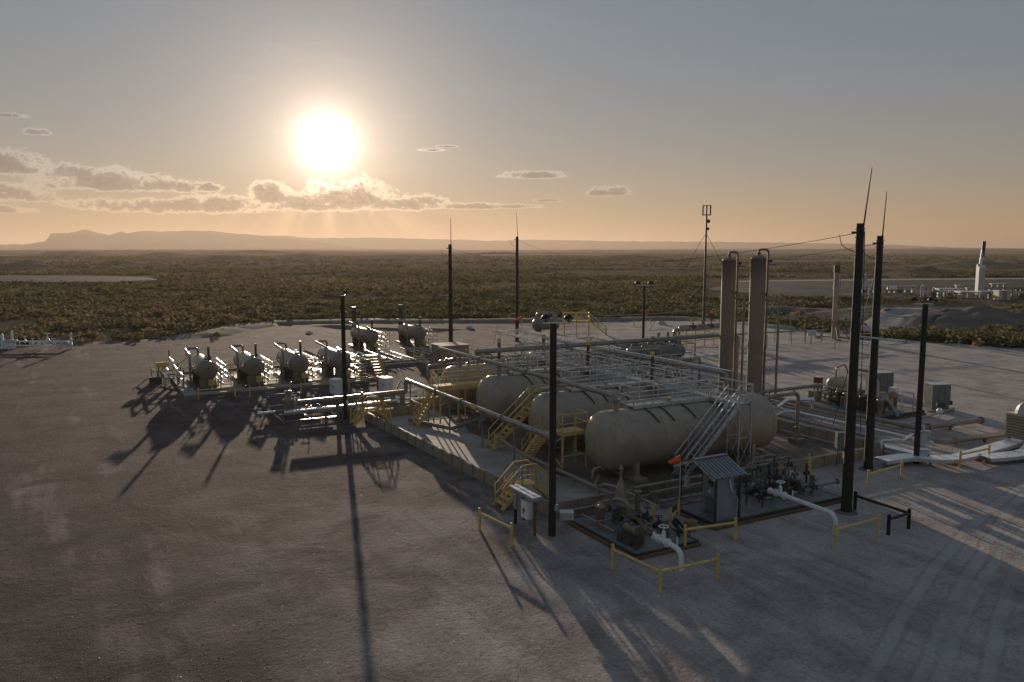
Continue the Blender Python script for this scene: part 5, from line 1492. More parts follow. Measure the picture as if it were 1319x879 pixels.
# ------------------------------------------------------------------ left foreground manifold and cabinets by the heaters
t = thing('manifold_skid', 'open pipe skid with tan valve body, left of the left floodlight pole', 'skid', (-5.0, 27.6, 0))
for x in (-6.2, -4.3, -2.4):
    mb = MB(); mb.beam((x, 25.2, .1), (x, 30.8, .1), .12, .14); part('runner', mb, 'pipe', t)
for y in (25.2, 28.2, 30.8):
    mb = MB(); mb.beam((-6.2, y, .19), (-2.4, y, .19), .1, .08); part('cross_member', mb, 'pipe', t)
mb = MB(); mb.lathe((-5.3, 27.8, .2), (0, 0, 1), [(0, .34), (.9, .34), (.95, .42), (1.05, .42), (1.1, .26), (1.5, .24), (1.55, .3), (1.65, .3), (1.7, .05)], 14); part('valve_body', mb, 'pipe_tan', t)
for y, z in ((26.0, .5), (27.0, .6), (29.2, .55)):
    mb = MB(); mb.cyl((-6.4, y, z), (-2.6, y, z), .09, n=8); valve(mb, (-4.2, y, z), .9); part('pipe', mb, 'pipe', t)
for p in ((-6.2, 25.3), (-6.2, 30.7), (-2.5, 25.3), (-4.3, 25.3), (-2.5, 29.5)):
    mb = MB(); mb.cyl((*p, .1), (*p, 1.15), .035, n=6); part('post', mb, 'pipe', t)
mb = MB(); mb.cyl((-6.2, 30.7, 1.15), (-3.8, 30.7, 1.15), .04, n=6); mb.cyl((-3.8, 30.7, 1.15), (-3.8, 30.7, .1), .035, n=6); part('rail', mb, 'pipe', t)
for k in range(4):
    mb = MB(); mb.cyl((-4.8 + .15 * k, 28.9 - .25 * k, .2), (-4.8 + .15 * k, 28.9 - .25 * k, 1.5 - .15 * k), .07, n=8); mb.ring((-4.8 + .15 * k, 28.9 - .25 * k, 1.5 - .15 * k), (0, 0, 1), .13, .025, 10, 4); part('valve_stem', mb, 'bright', t)
run('transfer_pipe', 'large pipe running left from the banded overhead pipe to the open skid', [(2.75, 25.3, 1.50), (-5.2, 25.3, 1.42)], .18, 'pipe', [(-2.4, 25.3, 1.3), (.9, 25.3, 1.3)], flanges=[((-.6, 25.3, 1.48), (1, 0, 0))], post_r=.14)
run('transfer_pipe', 'bright lower pipe beside the large pipe running to the open skid', [(2.4, 26.2, .72), (-6.0, 26.2, .62)], .11, 'bright', [(-1.6, 26.2, .6)])
run('transfer_pipe', 'short pipe stub with flange pointing left at the corner of the open skid', [(-7.6, 27.3, .5), (-5.4, 27.3, .5)], .12, 'bright', flanges=[((-7.5, 27.3, .5), (1, 0, 0))])
run('transfer_pipe', 'bright pipe lying between the far step-over stairs and the banded pipe', [(2.2, 29.3, .4), (4.6, 27.6, .4), (8.5, 27.4, .4)], .10, 'bright')
run('transfer_pipe', 'pipe angled across the gravel behind the far left wall corner', [(1.0, 29.0, .3), (3.2, 26.6, .3), (5.0, 27.3, .3)], .08, 'pipe')
t = thing('pipe_stubs', 'pair of stout upright tan pipes under the end of the banded overhead pipe', 'pipe', (2.6, 26.9, 0))
for x, y in ((2.3, 26.9), (2.95, 26.6)): mb = MB(); mb.cyl((x, y, 0), (x, y, 1.25), .2, n=12); part('stub', mb, 'pipe_tan', t)
mb = MB(); mb.cyl((2.3, 27.6, 1.1), (4.3, 27.2, 1.1), .12, n=10); flange(mb, (4.3, 27.2, 1.1), (1, -.2, 0), .2); part('cross_pipe', mb, 'bright', t)
for k, (x, y, w) in enumerate(((.35, 35.0, 'behind the left floodlight pole'), (4.3, 34.0, 'at the left end of the banded overhead pipe'))):
    box_thing('power_cabinet', 'white two-door cabinet on the gravel ' + w, 'cabinet', (x, y, .62), (1.15, .8, 1.2), 'white', -pi / 2 + .1, [('seam', 'dark', 0, -.425, .1, 1.0, .01, .03)])
run('conduit', 'jumble of bright conduit beside the white cabinet by the banded pipe', [(5.0, 33.4, .2), (5.3, 33.0, 1.1), (5.6, 32.6, .4), (6.2, 32.2, .2)], .07, 'bright')

# tan block building
t = thing('block_building', 'low windowless tan building behind the farthest tank', 'building', (14.2, 42.8, 0))
mb = MB(); mb.box((14.2, 42.8, 1.25), (2.9, 2.6, 2.5)); part('wall', mb, 'wall', t)
mb = MB(); mb.box((14.2, 42.8, 2.54), (3.1, 2.8, .08)); part('roof', mb, 'tan', t)
mb = MB(); mb.box((12.73, 42.6, 1.05), (.05, .95, 2.0)); part('door', mb, 'tan_dark', t)
for y in (41.6, 43.9):
    mb = MB(); mb.box((12.73, y, 1.25), (.04, .05, 2.45)); part('corner_trim', mb, 'tan_dark', t)

# ------------------------------------------------------------------ process racks behind the tanks
def process_skid(label, x0, y0, lx, ly, seed, vessel=None, h=2.6, n=7, glint='bright', rail=True):
    r = random.Random(seed)
    t = thing('process_skid', label, 'skid', (x0 + lx / 2, y0 + ly / 2, 0), 'process skids behind the tanks')
    skid_base(t, x0, x0 + lx, y0, y0 + ly, .22)
    nx = max(2, round(lx / 2.4))
    for i in range(nx + 1):
        for y in (y0, y0 + ly):
            mb = MB(); mb.beam((x0 + lx * i / nx, y, .2), (x0 + lx * i / nx, y, h), .09); part('column', mb, 'pipe', t)
    mb = MB()
    for y in (y0, y0 + ly): mb.beam((x0 - .04, y, h + .05), (x0 + lx + .04, y, h + .05), .1)
    for i in range(nx + 1): mb.beam((x0 + lx * i / nx, y0 + .05, h + .05), (x0 + lx * i / nx, y0 + ly - .05, h + .05), .09)
    part('top_frame', mb, 'pipe', t)
    for k in range(n):
        y = y0 + ly * (k + .5) / n; z = .55 + (h - .9) * r.random()
        xa, xb = x0 + r.uniform(0, .6), x0 + lx - r.uniform(0, .6)
        mb = MB(); mb.tube([(xa, y, .25), (xa, y, z), (xb, y, z), (xb, y, .25 + r.random())], r.choice((.05, .07, .09)), 7); part('pipe', mb, glint if k % 2 else 'pipe', t)
        for j in range(2):
            mb = MB(); valve(mb, (r.uniform(xa + .4, xb - .4), y, z), r.uniform(.8, 1.2)); part('valve', mb, r.choice(('pipe', 'bright', 'dark')), t)
    for k in range(n - 2):
        x = x0 + lx * (k + .7) / (n - 1); z = .8 + (h - .8) * r.random()
        mb = MB(); mb.tube([(x, y0 + .1, z), (x, y0 + ly - .1, z)], .055, 7); part('pipe', mb, 'pipe' if k % 2 else glint, t)
        mb = MB(); q = y0 + ly * r.random(); hh = 1.0 + r.random() * (h - 1.1)
        mb.lathe((x + .25, q, .22), (0, 0, 1), [(0, .13), (hh - .3, .13), (hh - .27, .18), (hh - .2, .18), (hh - .15, .08), (hh, .03)], 9); part('filter', mb, r.choice(('teal', 'pipe', 'pipe_tan')), t)
    if vessel:
        vx, vy, vz, vr, vl = vessel; hd = head(vr, 4)
        mb = MB(); mb.lathe((vx, vy, vz), (1, 0, 0), hd + [(vl - a, b) for a, b in reversed(hd)], 18); part('vessel', mb, 'teal', t)
        mb = MB()
        for q in (.22, .78): mb.box((vx + vl * q, vy, vz / 2 + .05), (.16, vr * 1.5, vz))
        part('saddle', mb, 'teal', t)
        mb = MB()
        for q in (.2, .5, .75): mb.cyl((vx + vl * q, vy, vz + vr * .9), (vx + vl * q, vy, vz + vr + .35), .09, n=8)
        part('nozzle', mb, 'pipe', t)
    if rail:
        mb = MB(); rails(mb, [(x0, y0, h + .1), (x0 + lx, y0, h + .1)], post=1.2); part('handrail', mb, 'galv', t)
    return t
process_skid('process skid with a grey-green vessel behind the third tank', 17.6, 27.2, 7.2, 3.6, 3, (18.0, 28.6, 1.35, .62, 6.2))
process_skid('process skid with shiny pipes just behind the second tank', 18.4, 20.6, 6.6, 3.8, 5, None, 2.3, 8)
process_skid('process skid nearest the towers, full of bright pipes and filters', 18.6, 13.6, 4.6, 4.0, 7, None, 2.0, 7, 'bright', False)
process_skid('farthest process skid with a long grey-green vessel, in front of the radio mast', 31.0, 35.0, 8.2, 3.4, 9, (31.2, 36.2, 1.2, .7, 7.4), 2.0, 6, 'bright', False)
process_skid('railed process skid left of the grey-green vessel, below the farthest pole', 18.6, 33.6, 7.0, 3.6, 13, None, 2.8, 8)
process_skid('process skid with dense valves between the block building and the third tank', 9.4, 29.2, 6.4, 3.4, 17, None, 1.9, 7, 'bright', False)
process_skid('low skid of bright headers to the right of the farthest lightning pole', 27.5, 44.5, 7.0, 3.2, 19, None, 1.6, 6, 'bright', False)
process_skid('small skid of valves behind the towers, left of the compressor package', 24.5, 23.5, 5.0, 3.4, 23, None, 2.1, 6, 'bright', False)
# elevated open frame carrying two long pipe trays
t = thing('pipe_rack', 'raised open frame with long bright cable trays above the process skids', 'pipe rack', (15.8, 28, 0))
for x in (14.3, 16.9):
    for y in (19.0, 23.4, 27.8, 32.2):
        mb = MB(); mb.beam((x, y, 0), (x, y, 4.55), .10); part('column', mb, 'galv', t)
    for dz, w in ((4.62, .09), (4.78, .05)):
        mb = MB(); mb.beam((x, 18.6, dz), (x, 33.8, dz), w); part('tray_rail', mb, 'bright', t)
    mb = MB(); mb.beam((x + .45, 18.6, 4.62), (x + .45, 33.8, 4.62), .08); part('tray_rail', mb, 'galv', t)
for k in range(13):
    if k == 0:
        mb = MB(); mb.beam((14.3, 19.0, 4.55), (17.35, 19.0, 4.55), .07); a = part('rung', mb, 'galv', t)
    else: part_copy(a, (0, 1.2 * k, 0))
mb = MB(); mb.beam((14.3, 33.8, 4.62), (17.3, 33.8, 4.62), .12); part('end_beam', mb, 'bright', t)
for k, (b0, z) in enumerate(((21.2, 2.9), (26.4, 3.1), (31.8, 2.6), (34.2, 1.9))):
    run('header_pipe', 'level header pipe crossing the process skids, %s from the camera' % ('first', 'second', 'third', 'fourth')[k],
        [(8.2, b0, z - 1), (8.2, b0, z), (27.5, b0, z), (27.5, b0, .2)], .13, 'pipe', [(q, b0, z - .15) for q in (12, 16, 20.4, 24)])
run('bent_header', 'grey pipe with valve behind the farthest tank, beside the block building', [(7.6, 29.4, .4), (7.6, 29.4, 2.9), (7.6, 26.8, 3.5), (6.4, 26.8, 4.3)], .14, 'pipe', flanges=[((7.6, 28.6, 3.08), (0, 1, -.2))])

# ------------------------------------------------------------------ right of the enclosure: pipes, trays, compressor
run('gas_line', 'outer large pipe on the ground turning right beyond the right floodlight pole', [(29.5, 20.0, .38), (29.5, 2.5, .38), (35.6, 2.0, .38)], .16, 'pipe_tan', [(29.5, q, .2) for q in (16, 12, 8, 5)] + [(32.5, 2.25, .2)], flanges=[((30.4, 2.43, .38), (1, -.08, 0)), ((35.5, 2.0, .38), (1, -.08, 0))], post_r=.12)
run('gas_line', 'inner large pipe on the ground turning right beside the white cable tray', [(27.3, 17.0, .36), (27.3, -.6, .36), (35.2, -1.3, .36)], .15, 'pipe_tan', [(27.3, q, .2) for q in (14, 10, 6, 2)] + [(31, -.95, .2)], flanges=[((28.4, -.7, .36), (1, -.09, 0))], post_r=.12)
run('gas_line', 'middle pipe lying between the two large pipes right of the tanks', [(28.4, 18.5, .32), (28.4, 3.2, .32)], .13, 'pipe_tan', [(28.4, q, .2) for q in (14, 8)], post_r=.1)
run('gas_line', 'dull pipe close to the outside of the right enclosure wall', [(24.4, 15, .45), (24.4, 1.8, .45)], .11, 'pipe', [(24.4, q, .35) for q in (12, 8, 4)])
run('bright_pipe', 'bright aluminium-clad pipe beside the right enclosure wall, ending near the right floodlight pole', [(25.7, 12.6, .62), (25.7, -1.0, .62)], .10, 'bright', [(25.7, q, .5) for q in (11, 7, 3, 0)])
run('bright_pipe', 'bright pipe on a T-shaped stand crossing toward the right floodlight pole', [(22.0, -.5 + .2, .5), (22.0, -.3, 1.05), (23.0, -1.0, 1.1), (24.6, -.4, 1.1)], .075, 'bright')
run('bright_pipe', 'bright short pipe on a stand at the right end of the nearest tank', [(24.2, 9.6, 1.0), (27.0, 11.2, 1.05), (28.8, 10.4, 1.05)], .13, 'bright', [(28.7, 10.4, .95)], post_r=.09)
run('bright_pipe', 'dull bright pipe bending behind the right end of the nearest tank', [(23.4, 9.2, .5), (25.2, 9.8, .6), (25.8, 8.9, .6)], .13, 'galv')
run('bright_pipe', 'pair of bright crossing pipes at ground level behind the loop pipe', [(23.4, 11.8, .8), (26.8, 13.4, .8)], .10, 'bright')
run('gas_line', 'overhead suction pipe rising from the towers to the compressor package', [(24.0, 14.5, 1.0), (32.6, 13.2, 1.35), (32.0, 6.6, 1.3), (32.0, 5.8, .3)], .14, 'pipe', [(28, 13.9, 1.1), (32.3, 10, 1.2)])
run('gas_line', 'dark curved pipe dropping from the suction pipe to the ground', [(30.2, 13.55, 1.2), (30.0, 13.0, .5), (26.5, 13.2, .35)], .09, 'pipe')

def cable_tray(label, path, w=.75, z=.42, seg=1.25):
    """white covered tray on low feet, one cover plate per length"""
    t = thing('cable_tray', label, 'cable tray', (path[0][0], path[0][1], 0), 'white cable trays on the ground')
    pts = [Vector((p[0], p[1], p[2] if len(p) > 2 else z)) for p in path]
    sta = []                                               # stations with mitred side directions
    for k in range(len(pts)):
        d0 = (pts[k] - pts[k - 1]) if k else (pts[1] - pts[0]); d1 = (pts[k + 1] - pts[k]) if k < len(pts) - 1 else d0
        d0, d1 = d0.normalized(), d1.normalized(); d = (d0 + d1).normalized(); n_ = Vector((-d.y, d.x, 0)).normalized()
        m_ = Vector((-d0.y, d0.x, 0)).normalized(); n_ = n_ / max(.5, n_.dot(m_))
        sta.append((pts[k], n_))
        if k < len(pts) - 1:
            L_ = (pts[k + 1] - pts[k]).length; c_ = max(1, round(L_ / seg)); nn = Vector((-d1.y, d1.x, 0)).normalized()
            for q_ in range(1, c_): sta.append((pts[k].lerp(pts[k + 1], q_ / c_), nn))
    def prism(mb, a, b, w0, w1, z0_, z1_, g=0.0):
        (p, n0), (q_, n1) = a, b; dd = (q_ - p).normalized() * g
        vs = [p + dd + n0 * w0 + Vector((0, 0, z0_)), p + dd + n0 * w1 + Vector((0, 0, z0_)), q_ - dd + n1 * w1 + Vector((0, 0, z0_)), q_ - dd + n1 * w0 + Vector((0, 0, z0_))]
        vs += [v_ + Vector((0, 0, z1_ - z0_)) for v_ in vs]
        mb.add(vs, [(0, 1, 2, 3), (7, 6, 5, 4), (0, 4, 5, 1), (1, 5, 6, 2), (2, 6, 7, 3), (3, 7, 4, 0)])
    for a, b in zip(sta, sta[1:]):
        mb = MB(); prism(mb, a, b, -w / 2, w / 2, 0, .04, .008); part('cover', mb, 'tray', t)
    for s_ in (-1, 1):
        mb = MB()
        for a, b in zip(sta, sta[1:]): prism(mb, a, b, s_ * w * .47 - .02, s_ * w * .47 + .02, -.17, -.003)
        part('side_rail', mb, 'light_grey', t)
    for k in range(0, len(sta), 2):
        p, n_ = sta[k]
        if p.z < .6:
            mb = MB(); mb.box((p.x, p.y, (p.z - .17) / 2), (.14, .14, p.z - .18)); part('foot', mb, 'galv', t)
    return t
cable_tray('long white cable tray curving past the right floodlight pole toward the right edge', [(20.3, -1.55), (22.2, -1.75), (22.75, -2.1), (23.1, -2.65), (23.7, -3.05), (24.5, -3.25), (25.6, -3.22), (28.2, -2.95), (31.6, -2.6), (33.4, -2.4)], .95)
cable_tray('short white cable tray joining the long tray from the enclosure corner', [(23.2, .6), (23.25, -2.0)], .6)
cable_tray('white cable tray curving up at the right edge beside the beige unit', [(25.9, -3.95), (27.0, -4.25), (28.2, -4.45), (29.3, -4.45), (30.1, -4.3, .6), (30.7, -4.1, 1.1), (31.0, -4.0, 1.7)], 1.0)
t = thing('cooling_unit', 'beige louvred unit with a pale hood, cut by the right edge of the view', 'machine', (32.0, -3.4, 0))
mb = MB(); mb.box((32.3, -3.3, 1.35), (2.2, 2.6, 1.5)); part('body', mb, 'cream', t)
for k in range(8):
    mb = MB(); mb.box((31.17, -3.3, .75 + .17 * k), (.04, 2.4, .11)); part('louvre', mb, 'pipe_tan', t)
mb = MB(); mb.lathe((31.3, -3.3, 2.1), (1, 0, 0), [(0, .01), (0, .85), (2.1, .85), (2.1, .01)], 24); part('hood', mb, 'light_grey', t)
mb = MB()
for x in (31.4, 33.2):
    for y in (-4.4, -2.2): mb.beam((x, y, 0), (x, y, .62), .12)
mb.box((32.3, -3.3, .6), (2.2, 2.6, .06)); part('base_frame', mb, 'galv', t)

# compressor package
t = thing('compressor_package', 'compressor package with pale tanks, pipes and upright cylinders on the right of the pad', 'compressor', (33, 9.5, 0))
skid_base(t, 30.6, 35.6, 6.3, 13.6, .3)
def lz(mb, o, ax, r, L_, n=14):
    hd = head(r, 4); return mb.lathe(o, ax, hd + [(L_ - a, b) for a, b in reversed(hd)], n)
mb = MB(); lz(mb, (33.0, 12.4, 1.5), (.9, .1, 0), .55, 1.8); part('surge_tank', mb, 'tan', t)
mb = MB(); mb.box((33.6, 12.4, .62), (1.6, .9, .7)); part('tank_stand', mb, 'tan_dark', t)
mb = MB(); mb.lathe((34.2, 9.4, .3), (0, 0, 1), [(0, .34), (1.7, .34), (1.9, .2), (1.95, .09), (2.3, .08)], 14); part('scrubber', mb, 'tan', t)
mb = MB(); mb.tube([(34.2, 9.4, 2.5), (34.2, 9.4, 2.75), (34.2, 11.4, 2.8), (34.2, 11.4, 2.2)], .10, 8); part('crossover_pipe', mb, 'pipe', t)
mb = MB(); mb.lathe((33.9, 7.6, .3), (0, 0, 1), [(0, .3), (1.1, .3), (1.3, .2), (1.34, .01)], 14); part('scrubber', mb, mat('copper_brown', (.32, .18, .11), .45, .2, .15, 3), t)
for k in range(6):
    y = 6.8 + .72 * k
    mb = MB(); mb.lathe((31.4 + .1 * (k % 2), y, .3), (0, 0, 1), [(0, .17), (.95, .17), (1.0, .24), (1.1, .24), (1.12, .05)], 10); part('cylinder', mb, ('pipe_tan', 'tan', 'dark')[k % 3], t)
mb = MB(); lz(mb, (32.6, 6.7, 1.0), (0, 1, 0), .34, 3.6); part('discharge_bottle', mb, 'pipe_tan', t)
mb = MB(); lz(mb, (32.5, 7.2, .55), (0, 1, 0), .26, 5.0); part('suction_bottle', mb, 'tan_dark', t)
mb = MB(); mb.box((33.2, 10.6, .85), (1.1, 1.5, 1.1)); part('engine', mb, 'tan_dark', t)
mb = MB(); mb.box((32.0, 13.0, .65), (.8, .6, .7)); part('engine_cover', mb, 'pipe', t)
mb = MB(); mb.box((34.6, 6.9, 1.6), (.08, .9, .08)); mb.beam((34.6, 6.45, .3), (34.6, 6.45, 1.64), .06); mb.beam((34.6, 7.35, .3), (34.6, 7.35, 1.64), .06); mb.beam((34.6, 6.45, 1.0), (34.6, 7.35, 1.0), .05); part('guard_rail', mb, 'galv', t)
mb = MB(); mb.box((34.9, 8.3, 1.5), (.5, .5, .5)); part('panel', mb, 'white', t)
for k in range(5):
    y = 7.2 + 1.2 * k
    mb = MB(); valve(mb, (32.0, y, 1.0), 1.0, True, 'y'); part('valve', mb, ('pipe', 'bright', 'dark')[k % 3], t)
    mb = MB(); mb.tube([(31.2, y + .3, .4), (31.2, y + .3, 1.1), (33.2, y + .3, 1.1), (33.2, y + .3, .5)], .06, 7); part('pipe', mb, 'pipe' if k % 2 else 'pipe_tan', t)
r_ = random.Random(31)
for k in range(9):
    x_, y_ = 31.2 + 2.6 * r_.random(), 6.8 + 6.0 * r_.random(); h_ = 1.2 + 1.0 * r_.random()
    mb = MB(); mb.cyl((x_, y_, .3), (x_, y_, h_), .05, n=7); mb.cyl((x_, y_, h_), (x_ + .4, y_ + .2, h_), .05, n=7); valve(mb, (x_, y_, h_ * .7), .7); part('riser', mb, ('pipe_tan', 'pipe', 'dark')[k % 3], t)
mb = MB(); mb.tube([(33.3, 12.2, 2.0), (33.3, 12.2, 2.8), (33.9, 11.9, 3.1), (34.3, 11.9, 2.4)], .06, 7); part('exhaust_pipe', mb, 'pipe_tan', t)
t = thing('red_tank', 'small red day tank at the left end of the compressor package', 'tank', (34.9, 15.2, 0))
mb = MB(); mb.box((34.9, 15.2, 1.3), (.5, .5, .45)); part('body', mb, 'dark_red', t)
mb = MB(); mb.box((34.9, 15.2, 1.545), (.55, .55, .04)); part('lid', mb, 'light_grey', t)
for sx_ in (-.2, .2):
    mb = MB(); mb.beam((34.9 + sx_, 15.0, 0), (34.9 + sx_, 15.0, 1.075), .07); mb.beam((34.9 + sx_, 15.4, 0), (34.9 + sx_, 15.4, 1.075), .07); mb.beam((34.9 + sx_, 15.0, .6), (34.9 + sx_, 15.4, .6), .05); part('stand', mb, 'dark', t)
def cooler(x, y, w, d, h, z0, label, legs=True):
    t = thing('grey_housing', label, 'machine', (x, y, 0), 'dark grey box housings by the compressor')
    rz = -AL + .12
    cr, sr = cos(rz), sin(rz)
    def q(a, b, c): return (x + a * cr - b * sr, y + a * sr + b * cr, c)
    mb = MB(); mb.box(q(0, 0, z0 + h / 2), (w, d, h), rz); part('body', mb, 'teal', t)
    mb = MB(); mb.box(q(0, 0, z0 + h + .025), (w + .08, d + .08, .05), rz); part('top', mb, 'galv', t)
    n = 3
    for k in range(n):
        mb = MB(); mb.box(q(-w / 2 + w * (k + .5) / n, -d / 2 - .012, z0 + h * .5), (w / n - .05, .024, h * .9), rz); part('panel', mb, 'teal', t)
    if legs:
        for s_ in (-.36, .36):
            mb = MB(); mb.box(q(s_ * w, 0, z0 / 2), (w * .22, d * .9, z0), rz); part('leg', mb, 'teal', t)
        mb = MB(); mb.box(q(w * .62, 0, z0 * .9), (w * .2, d * .7, .3), rz); part('side_box', mb, 'dark', t)
        mb = MB(); mb.box(q(-w * .1, 0, .06), (w * 1.5, d * 1.5, .12), rz); part('base', mb, 'concrete', t)
x, y = at(1206, 528); cooler(x, y, 1.45, 1.0, 1.35, .62, 'dark grey box housing on two legs, alone on the gravel right of the compressor')
x, y = at(1134, 508); cooler(x + .2, y + .3, 1.75, 1.2, 1.55, .25, 'dark grey box housing half hidden behind the second tallest pole')
run('gas_line', 'thin pipe across the gravel from the dark grey housing to the compressor', [(38.6, 5.9, .22), (33.0, 4.8, .22), (28.8, 3.4, .22)], .07, 'pipe')
mb = MB(); mb.sphere((34.9, 4.6, .62), .22, 10); mb.cyl((34.9, 4.6, 0), (34.9, 4.6, .45), .06, n=8); single('white_sphere', mb, 'white', 'small white ball-shaped cap on a post behind the right floodlight pole', 'cap', (34.9, 4.6, 0))
x, y = at(1316, 535); mb = MB(); mb.box((x, y, .2), (2.0, .5, .3), -AL); single('timber_block', mb, 'tan_dark', 'dark timber block lying on the gravel at the right edge', 'timber', (x, y, 0))

# ------------------------------------------------------------------ farther equipment on the pad
def far_vessel(u, v, L_, r, z, label, material='teal', ax=(1, 0, 0)):
    x, y = at(u, v); t = thing('far_vessel', label, 'vessel', (x, y, 0))
    a = Vector(ax); mb = MB(); lz(mb, Vector((x, y, z)) - a * L_ / 2, ax, r, L_, 16); part('shell', mb, material, t)
    for s_ in (-.3, .3):
        p = Vector((x, y, 0)) + a * L_ * s_; mb = MB(); mb.box((p.x, p.y, z / 2), (.3, r * 1.4, z)); part('saddle', mb, 'dark', t)
    for s_ in (-.32, .05, .3):
        p = Vector((x, y, z + r * .9)) + a * L_ * s_; mb = MB(); mb.cyl(p, p + Vector((0, 0, .6)), .16, n=8); part('nozzle', mb, 'pipe', t)
    return t
t = far_vessel(703, 430, 4.2, .8, 1.35, 'distant grey horizontal vessel below the two lamps of the middle light pole', 'teal')
x, y = at(691, 429); mb = MB(); mb.tube([(x, y, .8), (x, y, 2.9), (x + 2.8 * RX, y + 2.8 * RY, 2.9), (x + 2.8 * RX, y + 2.8 * RY, 1.9)], .2, 8, .6); part('riser_pipe', mb, 'pipe', t)
far_vessel(858, 458, 3.6, .85, 1.3, 'dark horizontal vessel under the overhead pipe left of the towers', 'dark')
x, y = at(742, 432)
t = thing('far_platform', 'distant yellow railed platform with stairs, beyond the pipe racks', 'platform', (x, y, 0))
def q(a, b, c): return (x + a * RX + b * -RY, y + a * RY + b * RX, c)
mb = MB(); mb.box((x, y, 2.0), (3.6, 1.6, .2), -AL); part('deck', mb, 'yellow', t)
mb = MB(); rails(mb, [q(-1.8, -.8, 2.1), q(1.8, -.8, 2.1), q(1.8, .8, 2.1), q(-1.8, .8, 2.1)], r=.07, post=1.8); part('handrail', mb, 'yellow', t)
for a in (-1.7, 0, 1.7): mb = MB(); mb.cyl(q(a, -.75, 0), q(a, -.75, 2.0), .08, n=6); part('leg', mb, 'yellow', t)
stair(t, q(4.3, 0, .05), q(1.9, 0, 2.0), 1.1, 6, 'yellow', h=1.0, r=.06)
# yellow framed header left of the towers
x0, y0 = at(868, 450); x1, y1 = at(945, 444)
t = thing('meter_run', 'distant yellow framework carrying grey pipes, left of the towers under the radio mast', 'pipe rack', ((x0 + x1) / 2, (y0 + y1) / 2, 0))
def lp(f, z, o=0.0): return (x0 + (x1 - x0) * f - RY * o, y0 + (y1 - y0) * f + RX * o, z)
mb = MB(); mb.tube([lp(0, .2), lp(0, 2.35), lp(.35, 2.35), lp(1.0, 2.45)], .20, 8, .5); part('pipe', mb, 'pipe', t)
mb = MB(); mb.tube([lp(.12, .2, 1.5), lp(.12, 2.5, 1.5), lp(.95, 2.5, 1.5)], .16, 8, .4); part('pipe', mb, 'pipe_tan', t)
for k in range(7):
    mb = MB(); mb.cyl(lp(k / 6.5 + .04, 0), lp(k / 6.5 + .04, 2.1), .07, n=6); part('post', mb, 'yellow', t)
for z in (.9, 1.6, 2.1):
    mb = MB(); mb.beam(lp(.04, z), lp(.97, z), .12); part('rail', mb, 'yellow', t)
for k in range(4):
    mb = MB(); valve(mb, lp(.3 + .15 * k, 2.55), 1.6, True, 'y'); part('valve', mb, ('dark', 'pipe_tan')[k % 2], t)
stair(t, lp(.98, .05, -1.6), lp(.82, 1.8, -1.6), 1.0, 5, 'yellow', h=.9, r=.06)
x, y = at(812, 462)
t = thing('grey_trough', 'long low grey-green trough behind the distant light pole', 'tank', (x, y, 0))
mb = MB(); mb.box((x, y, .95), (7.6, 1.4, 1.5), .0); part('body', mb, 'teal', t)
mb = MB(); mb.box((x, y, 1.73), (7.8, 1.6, .07)); part('rim', mb, 'galv', t)
for k in range(5): mb = MB(); mb.box((x - 3.3 + 1.65 * k, y - .74, .9), (.1, .1, 1.6)); part('stiffener', mb, 'teal', t)
# pipes on posts towards the flare
a0, a1 = at(945, 448), at(1066, 441)
for k, (z, o, lab) in enumerate(((1.65, 0, 'lower long pipe on posts running from the towers to the flare stack'), (3.2, 3, 'upper thin pipe on posts running from the towers past the flare stack'))):
    p, q_ = Vector((a0[0] - RY * o, a0[1] + RX * o, z)), Vector((a1[0] - RY * o, a1[1] + RX * o, z))
    if k: q_ = p + (q_ - p) * 1.12
    run('flare_line', lab, [p, q_], .09 if k == 0 else .06, 'pipe', [(p.lerp(q_, f).x, p.lerp(q_, f).y, z - .1) for f in (.06, .3, .45, .6, .75, .93)], post_r=.05)
x, y = at(1044, 443); box_thing('post_box', 'white box on a post under the long pipe to the flare stack', 'box', (x, y, 1.35), (1.1, .8, .6), 'light_grey', -AL, [('post', 'dark', 0, 0, -.8, .12, .12, 1.1)])
x, y = at(987, 449); mb = MB(); mb.cyl((x, y, 0), (x, y, 1.5), .12, n=8); mb.sphere((x, y, 1.55), .14, 8); single('marker_post', mb, 'yellow', 'yellow marker post on the gravel right of the towers', 'post', (x, y, 0))

# white wellhead piping at the far left
x, y = at(46, 450)
t = thing('wellhead_piping', 'white pipes, valves and upright vessels at the far left edge of the pad', 'manifold', (x, y, 0))
def w(u, z, o=0.0):
    x_, y_ = at(u, 450); return (x_ - RY * o, y_ + RX * o, z)
for u, h, r in ((4, 1.95, .22), (16.5, 2.35, .16)):
    mb = MB(); p = w(u, 0); mb.lathe(p, (0, 0, 1), [(0, r * 1.4), (.3, r * 1.4), (.32, r), (h - .3, r * .8), (h, .02)], 10); part('vessel', mb, 'white', t)
mb = MB(); mb.box(w(12, .55), (1.2, .9, .9), -AL); part('valve_block', mb, 'white', t)
mb = MB(); lz(mb, w(8, 1.0, -.3), (RX, RY, 0), .22, 1.6, 10); part('drum', mb, 'light_grey', t)
for z, u0, u1, o in ((.95, 14, 88, 0), (.55, 18, 60, -1), (.75, 44, 86, 1.2)):
    mb = MB(); mb.tube([w(u0, z - .5, o), w(u0, z, o), w(u1, z, o), w(u1, z - .5, o)], .10, 8, .3); part('pipe', mb, 'white', t)
for u in (24, 37, 47, 55, 70, 79):
    mb = MB(); p = w(u, 0, .3); mb.cyl(p, (p[0], p[1], .85), .05, n=6); part('post', mb, 'white', t)
for u, z, s_ in ((33, .95, 1.3), (43, .75, 1.1), (62, 1.0, 1.9), (69, .75, 1.1), (57, .55, 1.1)):
    mb = MB(); valve(mb, w(u, z), s_, True, 'y'); part('valve', mb, 'white', t)
